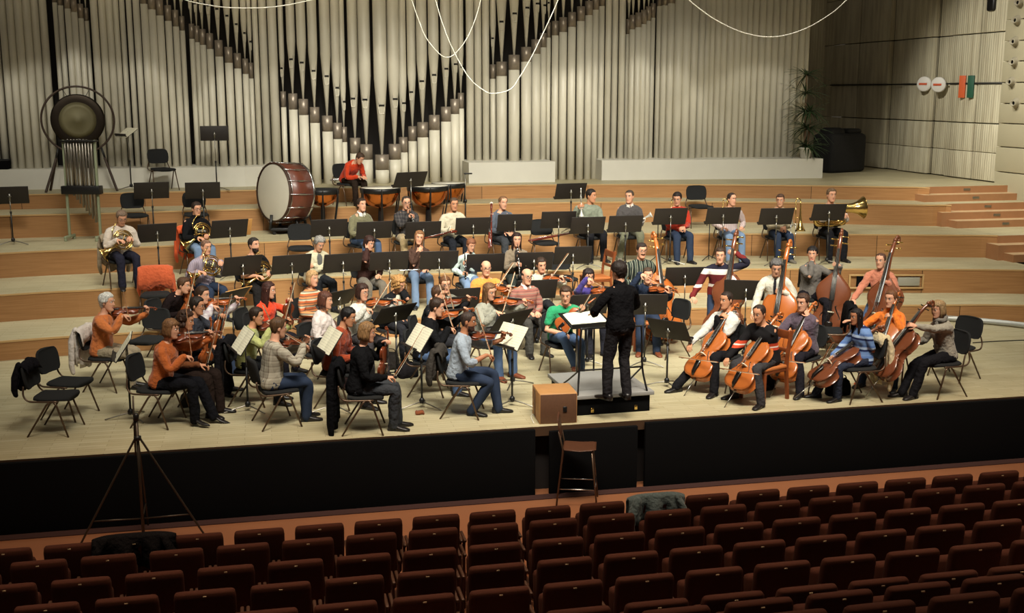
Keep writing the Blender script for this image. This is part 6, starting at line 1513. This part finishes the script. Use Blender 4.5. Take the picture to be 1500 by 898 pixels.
for s in (-1, 1):
    m = MB(); m.tube([(s * .42, .04, zc - .56), (s * .50, .04, .62)], .022, 8); m.build('post', M_BLACK, t)
    m = MB(); m.tube([(s * .48, .04, .68), (s * .70, -.22, .015)], .026, 8, round_ends=True); m.tube([(s * .48, .05, .68), (s * .66, .30, .015)], .026, 8, round_ends=True); m.build('foot', mat('ring_brown', (62, 46, 36)), t)
    m = MB(); m.tube([(s * .27, .04, zc + .635), (s * .18, .03, zc + .49)], .006, 6); m.build('cord', M_BLACK, t)
# tubular bells
p = at(124, 353, 1.2); t = empty('tubular_bells', (p.x, p.y + .12, 1.2), R(-14)); t.scale = (1, 1, 1.05); tag(t, 'set of silver tubular bells in a pale frame standing before the gong', 'bells')
M_FRAME = mat('sage_frame', (140, 146, 118), .5)
for x, dx in ((-.30, 0), (.30, 0)):
    MB().box((x, 0, .93), (.045, .05, 1.78), bev=.008).build('post', M_FRAME, t)
    m = MB(); m.box((x, 0, .07), (.05, .46, .05), bev=.01)
    for y in (-.2, .2): m.lathe([(.02, 0), (.03, .01), (.03, .04), (.02, .05)], 10, Matrix.Translation((x, y, 0)))
    m.build('foot', M_FRAME, t)
MB().box((0, 0, 1.80), (.68, .20, .03), bev=.006).build('top_bar', M_BLACK, t)
MB().box((0, 0, .92), (.74, .20, .15), bev=.01).build('damper_box', M_BLACK, t)
M_BELL = mat('bell_tube', (150, 142, 132), .3, .9)
for row, (y, n_) in enumerate(((-.055, 10), (.055, 7))):
    for i in range(n_):
        x = -.25 + .5 * i / (n_ - 1); L = .82 + .62 * (i / (n_ - 1))
        m = MB(); m.lathe([(.010, 1.77), (.018, 1.76), (.018, 1.77 - L), (.012, 1.77 - L)][::-1], 12, Matrix.Translation((x, y, 0))); m.build('bell', M_BELL, t)
m = MB(); [m.sphere((-.18 + .06 * i, -.08, 1.825), (.02, .02, .012), 8, 5) for i in range(7)]; m.build('clips', M_CHROME, t); bpy.context.collection.objects[-1].name if False else None
# little table with wind instrument on it, next to the kettledrummer
p = at(505, 262, 2.10); t = empty('percussion_tray', (p.x, p.y - .1, 1.2)); tag(t, 'small tray stand with shiny percussion beside the kettledrummer', 'tray')
MB().box((0, 0, .88), (.66, .22, .02), bev=.006).build('tray', M_STEEL, t)
MB().tube([(0, 0, .02), (0, 0, .88)], .014, 8).build('pole', M_BLACK, t)
m = MB(); m.tube([(-.26, -.05, .012), (.26, .05, .012)], .012, 8); m.tube([(-.05, .26, .012), (.05, -.26, .012)], .012, 8); m.build('foot', M_BLACK, t)
o = MB(); [o.tube([(-.30 + .0, .05 - .03 * k, .905), (.24 - .06 * k, .05 - .03 * k, .905)], .013, 8, round_ends=True) for k in range(4)]; b_ = o.build('chime_bars', M_CHROME); b_.matrix_basis = TR((p.x, p.y - .1, 1.2)); tag(b_, 'bundle of shiny metal bars lying on the tray by the kettledrummer', 'chime bars')
p = at(682, 330, 1.2); t = empty('mallet_stand', (p.x, p.y, 1.2)); tag(t, 'thin black stand at the right of the kettle drums', 'stand')
MB().tube([(0, 0, .03), (0, 0, .55)], .014, 8).build('lower_pole', M_BLACK, t); MB().tube([(0, 0, .5), (0, 0, 1.12)], .008, 8).build('upper_pole', M_STEEL, t)
m = MB(); m.box((.06, 0, 1.10), (.18, .03, .03), bev=.006); m.build('arm', M_BLACK, t); m = MB(); m.lathe([(.02, .48), (.035, .49), (.035, .55), (.01, .56)], 10); m.build('clamp', M_BLACK, t)
for a in (90, 210, 330): MB().tube([(0, 0, .05), (.22 * math.cos(R(a)), .22 * math.sin(R(a)), .01)], .009, 8, round_ends=True).build('foot', M_BLACK, t)
# ------------------------------------------------------------------ floor things
def bag(px, py, lev, size, col, label, rz=0, strap=True, name='handbag'):
    p = at(px, py, LV[lev]); t = empty(name, (p.x, p.y, LV[lev]), R(rz)); tag(t, label, 'bag')
    w, d, h = size; m = MB(); rs = []
    for z, k in ((0, .92), (.02, 1.0), (h * .5, 1.0), (h * .85, .86), (h, .6)):
        rs.append([Vector((w / 2 * k * math.copysign(abs(math.cos(a)) ** .5, math.cos(a)), d / 2 * k * math.copysign(abs(math.sin(a)) ** .5, math.sin(a)), z + .012 * math.sin(a * 3 + px))) for a in [2 * math.pi * i / 18 for i in range(18)]])
    m.rings(rs); m.build('body', cloth(col), t)
    if strap: MB().tube(smooth_curve([(-w * .36, 0, h * .9), (-w * .25, -.02, h * 1.22), (0, -.04, h * 1.3), (w * .25, -.02, h * 1.2), (w * .36, 0, h * .9)], 5), .010, 6, flat=.5).build('handle', cloth(col), t)
bag(1227, 578, 0, (.34, .17, .22), (24, 22, 22), 'black handbag on the floor under the blue striped sweater')
bag(597, 552, 0, (.30, .20, .20), (30, 28, 30), 'black camera bag on the floor behind the woman in the black jacket', 20)
bag(572, 540, 0, (.26, .2, .24), (48, 44, 42), 'dark grey bag on the floor beside the black camera bag', -10)
bag(276, 595, 0, (.20, .15, .16), (52, 50, 46), 'dark green pouch on the floor under the rust sweater', 10)
bag(1259, 564, 0, (.16, .09, .035), (206, 92, 46), 'flat orange pouch on the floor beside the black handbag', 10, False, 'pouch')
bag(615, 607, 0, (.12, .07, .045), (130, 72, 44), 'small brown case lying on the floor before the black camera bag', 0, False, 'case')
# silver hose along the first step
m = MB(); pts = [at(x, y, .055) for x, y in ((1180, 455), (1240, 459), (1300, 462), (1360, 464.5), (1420, 468.5), (1470, 473), (1500, 476.5), (1560, 484))]
m.tube(smooth_curve(pts, 6), .05, 12, round_ends=True); o = m.build('air_hose', mat('foil_hose', (176, 176, 170), .45, .4, .1, 30)); tag(o, 'thick silver air hose lying along the lowest step at the right', 'hose')
m = MB(); pts = [at(x, y, .008) for x, y in ((1560, 496), (1480, 499), (1440, 501), (1425, 502))]; m.tube(smooth_curve(pts, 5), .008, 6); o = m.build('cable', M_BLACK); tag(o, 'thin black cable on the floor behind the far right chair', 'cable')
m = MB(); pts = [at(x, y, .006) for x, y in ((782, 620), (778, 611), (781, 607), (786, 612), (800, 606), (812, 600))]
m.tube(smooth_curve(pts, 5), .006, 6); o = m.build('cable', M_WHITE); tag(o, 'thin white cable at the stage edge beside the speaker box', 'cable')
# hanging microphone cables
for lab, Y, P in (('white cable sagging in front of the pipes at the upper left', 20, [(250, -12), (272, 0), (301, 6.6), (340, 11.4), (400, 10.2), (456, 0), (490, -10)]),
                  ('white cable looping down left of the middle pipes', 19.5, [(598, -12), (603, 0), (612, 26), (624, 55), (645, 80), (660, 83), (676, 68), (689, 46), (700, 16), (706, -10)]),
                  ('white cable hanging lowest over the middle of the organ', 19, [(634, -12), (638, 0), (648, 34), (660, 65), (674, 93), (689, 116), (705, 130), (721, 137), (747, 131), (761, 113), (777, 86), (792, 56), (812, 13), (822, -12)]),
                  ('white cable sagging across the pipes at the upper right', 20, [(1004, -5), (1020, 9), (1050, 30), (1090, 48), (1133, 54), (1177, 43), (1217, 20), (1240, 0), (1248, -8)])):
    m = MB(); m.tube(smooth_curve([atY(x, y, Y) for x, y in P], 6), .0085, 6); o = m.build('microphone_cable', mat('cable_white', (232, 228, 212), .6)); tag(o, lab, 'cable', 'hanging microphone cables')
# ------------------------------------------------------------------ potted palm on the plinth, dark things in the alcove
p = atY(1180, 233, 25.95); t = empty('potted_palm', (p.x, 25.98, 2.42)); tag(t, 'tall potted palm in a white pot at the right end of the plinth', 'plant')
m = MB(); m.lathe([(.10, 0), (.115, .01), (.145, .22), (.165, .225), (.165, .26), (.14, .26), (.13, .22)], 24); m.build('pot', M_WHITE, t)
m = MB(); m.lathe([(.13, .215), (.02, .225)], 20); m.build('soil', mat('soil', (44, 32, 24), .95), t)
M_TRUNK = mat('cane_bark', (96, 74, 52), .85, 0, .2, 30); M_LEAF = mat('palm_leaf', (52, 72, 40), .5, 0, .3, 14)
rnd = random.Random(4)
for x, y, h in ((-.03, .02, 2.0), (.05, -.02, 1.15), (.0, .05, .75)):
    m = MB(); m.tube([(x * .5, y * .5, .2), (x * 1.2, y, h * .5), (x * 1.6, y * 1.2, h)], [.028, .026, .02], 8, round_ends=True); m.build('stem', M_TRUNK, t)
    for kk in range(3 if h > 1 else 2):
        hh = h - kk * .42; m = MB()
        for i in range(34):
            a = 2 * math.pi * rnd.random(); up = .75 - 1.0 * rnd.random(); L = .38 + .22 * rnd.random(); w = .026
            b0 = Vector((x * 1.5, y * 1.2, hh - .05 * rnd.random())); d = Vector((math.cos(a), math.sin(a), up)).normalized(); sd = d.cross(Vector((0, 0, 1))).normalized()
            rs = []
            for j in range(6):
                u = j / 5; c = b0 + d * (L * u) + Vector((0, 0, -.35 * L * u * u * (1.2 - up))); ww = w * (.5 + 2.2 * u * (1 - u)) * (1 - .75 * u)
                rs.append([c - sd * ww, c + Vector((0, 0, .003)), c + sd * ww, c - Vector((0, 0, .004))])
            m.rings(rs)
        m.build('leaves', M_LEAF, t)
t = empty('covered_piano', (14.75, 27.6, 1.95), R(20)); tag(t, 'dark covered piano in the shadowy corner behind the palm', 'piano')
M_COVER = mat('black_cover', (18, 16, 15), .9, 0, .2, 4, .4, 8)
m = MB(); m.box((0, 0, .50), (1.3, .7, 1.0), bev=.10); m.box((-.30, 0, 1.0), (.55, .5, .3), bev=.12); m.build('cover', M_COVER, t)
m = MB(); m.box((.3, -.05, 1.05), (.5, .4, .14), bev=.06); m.build('folded_cover', M_COVER, t)
p = atY(3, 247, 26.6); t = empty('black_case', (p.x - .05, 26.42, 2.38)); tag(t, 'low black case on the left end of the white plinth, cut by the photo edge', 'case')
m = MB(); m.box((0, 0, .09), (.50, .35, .18), bev=.02); m.build('body', M_PIT, t); MB().box((0, 0, .19), (.52, .37, .03), bev=.01).build('lid', M_FABRIC, t)
# ------------------------------------------------------------------ signs and nozzles on the side wall
M_RED = mat('signal_orange', (206, 84, 44), .6)
def disc(px, py, label):
    p = atX(px, py, XW - .12); t = empty('wall_disc', p, R(-52)); tag(t, label, 'wall disc', 'white discs on the side wall')
    My = Matrix.Rotation(R(90), 4, 'X')
    MB().lathe([(.03, -.05), (.16, -.05), (.185, -.03), (.185, .02), (.16, .035), (.02, .04)], 32, My).build('disc', mat('disc_white', (226, 222, 216), .5), t)
    MB().box((-.02, -.046, .0), (.20, .012, .05), bev=.003).build('bar', M_RED, t)
    MB().tube([(0, .04, 0), (.10, .15, 0)], .02, 8).build('bracket', M_STEEL, t)
disc(1354, 123, 'white disc with an orange bar, the farther of two on the side wall')
disc(1375, 124, 'white disc with an orange bar, the nearer of two on the side wall')
for px, col, nm in ((1409.5, (214, 96, 48), 'orange'), (1422, (26, 84, 62), 'dark green')):
    p = atX(px, 127, XW - .05); t = empty('wall_panel_sign', p, R(-60)); tag(t, f'narrow {nm} panel fixed to the concrete side wall', 'panel')
    MB().box((0, 0, 0), (.16, .03, .52), bev=.006).build('plate', mat('sign_' + nm, col, .6), t); MB().box((0, .05, 0), (.05, .09, .06), bev=.004).build('bracket', M_BLACK, t)
M_NOZ = mat('nozzle_grey', (150, 142, 122), .5)
for i, (px, py) in enumerate(((1494, 4), (1490, 30), (1487, 61), (1486, 91), (1482, 120), (1488, 151))):
    p = atX(px, py, 16.3)
    t = empty('air_nozzle', (16.33, p.y, p.z), R(-62)); tag(t, f'round grey nozzle on the plaster wall, number {i + 1} from the top' if False else f"round grey nozzle on the plaster wall, {['topmost', 'second from the top', 'third from the top', 'fourth from the top', 'fifth from the top', 'lowest'][i]}", 'nozzle', 'nozzles on the side wall')
    T = Matrix.Rotation(R(90), 4, 'X')
    MB().lathe([(.06, -.06), (.11, -.02), (.115, .03), (.08, .06), (.066, .08), (.066, .20), (.048, .205), (.046, .10)], 20, T).build('tube', M_NOZ, t)
    MB().lathe([(.046, .12), (.01, .121)], 16, T).build('opening', M_PIT, t)
o = MB().tube([(XW - .01, 22.9, 4.2), (XW - .01, 31.5, 4.2)], .018, 8).build('wall_rail', M_BLACK); tag(o, 'dark horizontal rail along the concrete side wall', 'rail')
m = MB(); m.box((XW - .02, 24.0, 6.0), (.10, .28, .36), bev=.06); o = m.build('wall_socket', M_BLACK); tag(o, 'dark rounded box high on the side wall', 'box')
# ------------------------------------------------------------------ seats of the stalls (their backs towards us)
M_VELVET = mat('seat_velvet', (58, 27, 16), .9, 0, .15, 30, .2, 200, sheen=.0, spec=.2)
M_SHELL2 = mat('seat_shell', (64, 32, 22), .8, 0, .1, 20, spec=.2)
M_PLATE = mat('number_plate', (160, 140, 110), .4)
def make_seat():
    t = empty('theatre_seat')
    m = MB(); rs = []
    for z, w, y0, y1 in ((.30, .205, -.045, .04), (.32, .225, -.055, .05), (.60, .232, -.050, .055), (.82, .232, -.040, .050), (.862, .226, -.034, .044), (.878, .215, -.022, .032)):
        n = 20; ring = []
        for i in range(n):
            a = 2 * math.pi * i / n; c, s = math.cos(a), math.sin(a)
            tilt = -(z - .3) * .16
            ring.append(Vector((w * math.copysign(abs(c) ** .25, c), tilt + (y0 + y1) / 2 + (y1 - y0) / 2 * math.copysign(abs(s) ** .5, s), z)))
        rs.append(ring)
    m.rings(rs); m.build('backrest', M_VELVET, t)
    m = MB(); m.box((0, .13, .50), (.42, .12, .40), Matrix.Rotation(R(-8), 3, 'X'), bev=.04); m.build('seat', M_VELVET, t)
    for s in (-1, 1):
        m = MB(); m.box((s * .262, .12, .56), (.03, .26, .03), bev=.010); m.build('armrest', M_DARKWOOD, t)
        m = MB(); m.box((s * .262, .08, .28), (.022, .07, .56), bev=.006); m.build('side_support', M_SHELL2, t)
    m = MB(); m.box((0, -.142, .855), (.026, .006, .010), bev=.001); m.build('number_plate', M_PLATE, t)
    return proto_done(t)
SEAT = make_seat()
ORD = ['first', 'second', 'third', 'fourth', 'fifth', 'sixth', 'seventh', 'eighth', 'ninth', 'tenth', 'eleventh', 'twelfth', 'thirteenth', 'fourteenth', 'fifteenth', 'sixteenth', 'seventeenth', 'eighteenth', 'nineteenth', 'twentieth', 'twenty-first', 'twenty-second']
ROWS = [('front row', (640, 758), -.05, .561, -9, 12), ('second row', (636, 778), .03, .572, -8, 11), ('third row', (631, 808), .14, .568, -7, 11), ('fourth row', (626, 840), .25, .570, -6, 10), ('fifth row', (622, 877), .36, .569, -6, 9), ('sixth row', (1078, 874), .54, .563, -2, 4), ('seventh row', (1117, 884), .78, .568, -1, 4), ('nearest row', (1295, 889), 1.0, .57, -1, 2)]
row_y = []
for r, (nm, (px, py), zt, pitch, i0, i1) in enumerate(ROWS):
    p = at(px, py, zt); zf = zt - .88; y = p.y + .13
    row_y.append((y, zf, p.x, pitch))
    for q, i in enumerate(range(i0, i1 + 1)):
        last = q == i1 - i0
        instance(SEAT, TR((p.x + pitch * i, y, zf)), f'dark red theatre seat in the {nm}, {ORD[q]} from the left', 'theatre seat', 'theatre seats in the stalls')
for r, (y, zf, x, pitch) in enumerate(row_y):
    yf = y + .34
    m = MB(); m.box((3.5, (yf + 3.2) / 2, zf / 2 - .55), (27, yf - 3.2, zf + 1.1)); struct(m.build('floor_step', M_STRIP))
# garments left on seats
def seat_cover(name, i, r, label, col, w, back, front, seed, z=.0):
    y, zf, x, pitch = row_y[r]
    M = TR((x + pitch * i, y - .29 + .0, zf + .02 + z))
    M = Matrix.Translation((x + pitch * i, y - .0, zf + .022 + z)) @ Matrix.Rotation(math.pi, 4, 'Z') @ Matrix.Translation((0, -.16, 0))
    return M
M = seat_cover('c', 4, 0, '', None, 0, 0, 0, 0)
drape('jacket', seat_cover('c', 4, 0, '', 0, 0, 0, 0, 0, .035), 'blue-grey denim jacket thrown over a seat of the front row', 'jacket', (74, 88, 92), w=.60, back=.30, front=.34, seed=21, wav=.03)
drape('coat', seat_cover('c', -5, 0, '', 0, 0, 0, 0, 0, .035), 'black coat thrown over a seat of the front row at the left', 'coat', (18, 17, 19), w=.74, back=.32, front=.34, seed=22, wav=.03)
bpy.data.scenes.remove(SCR)
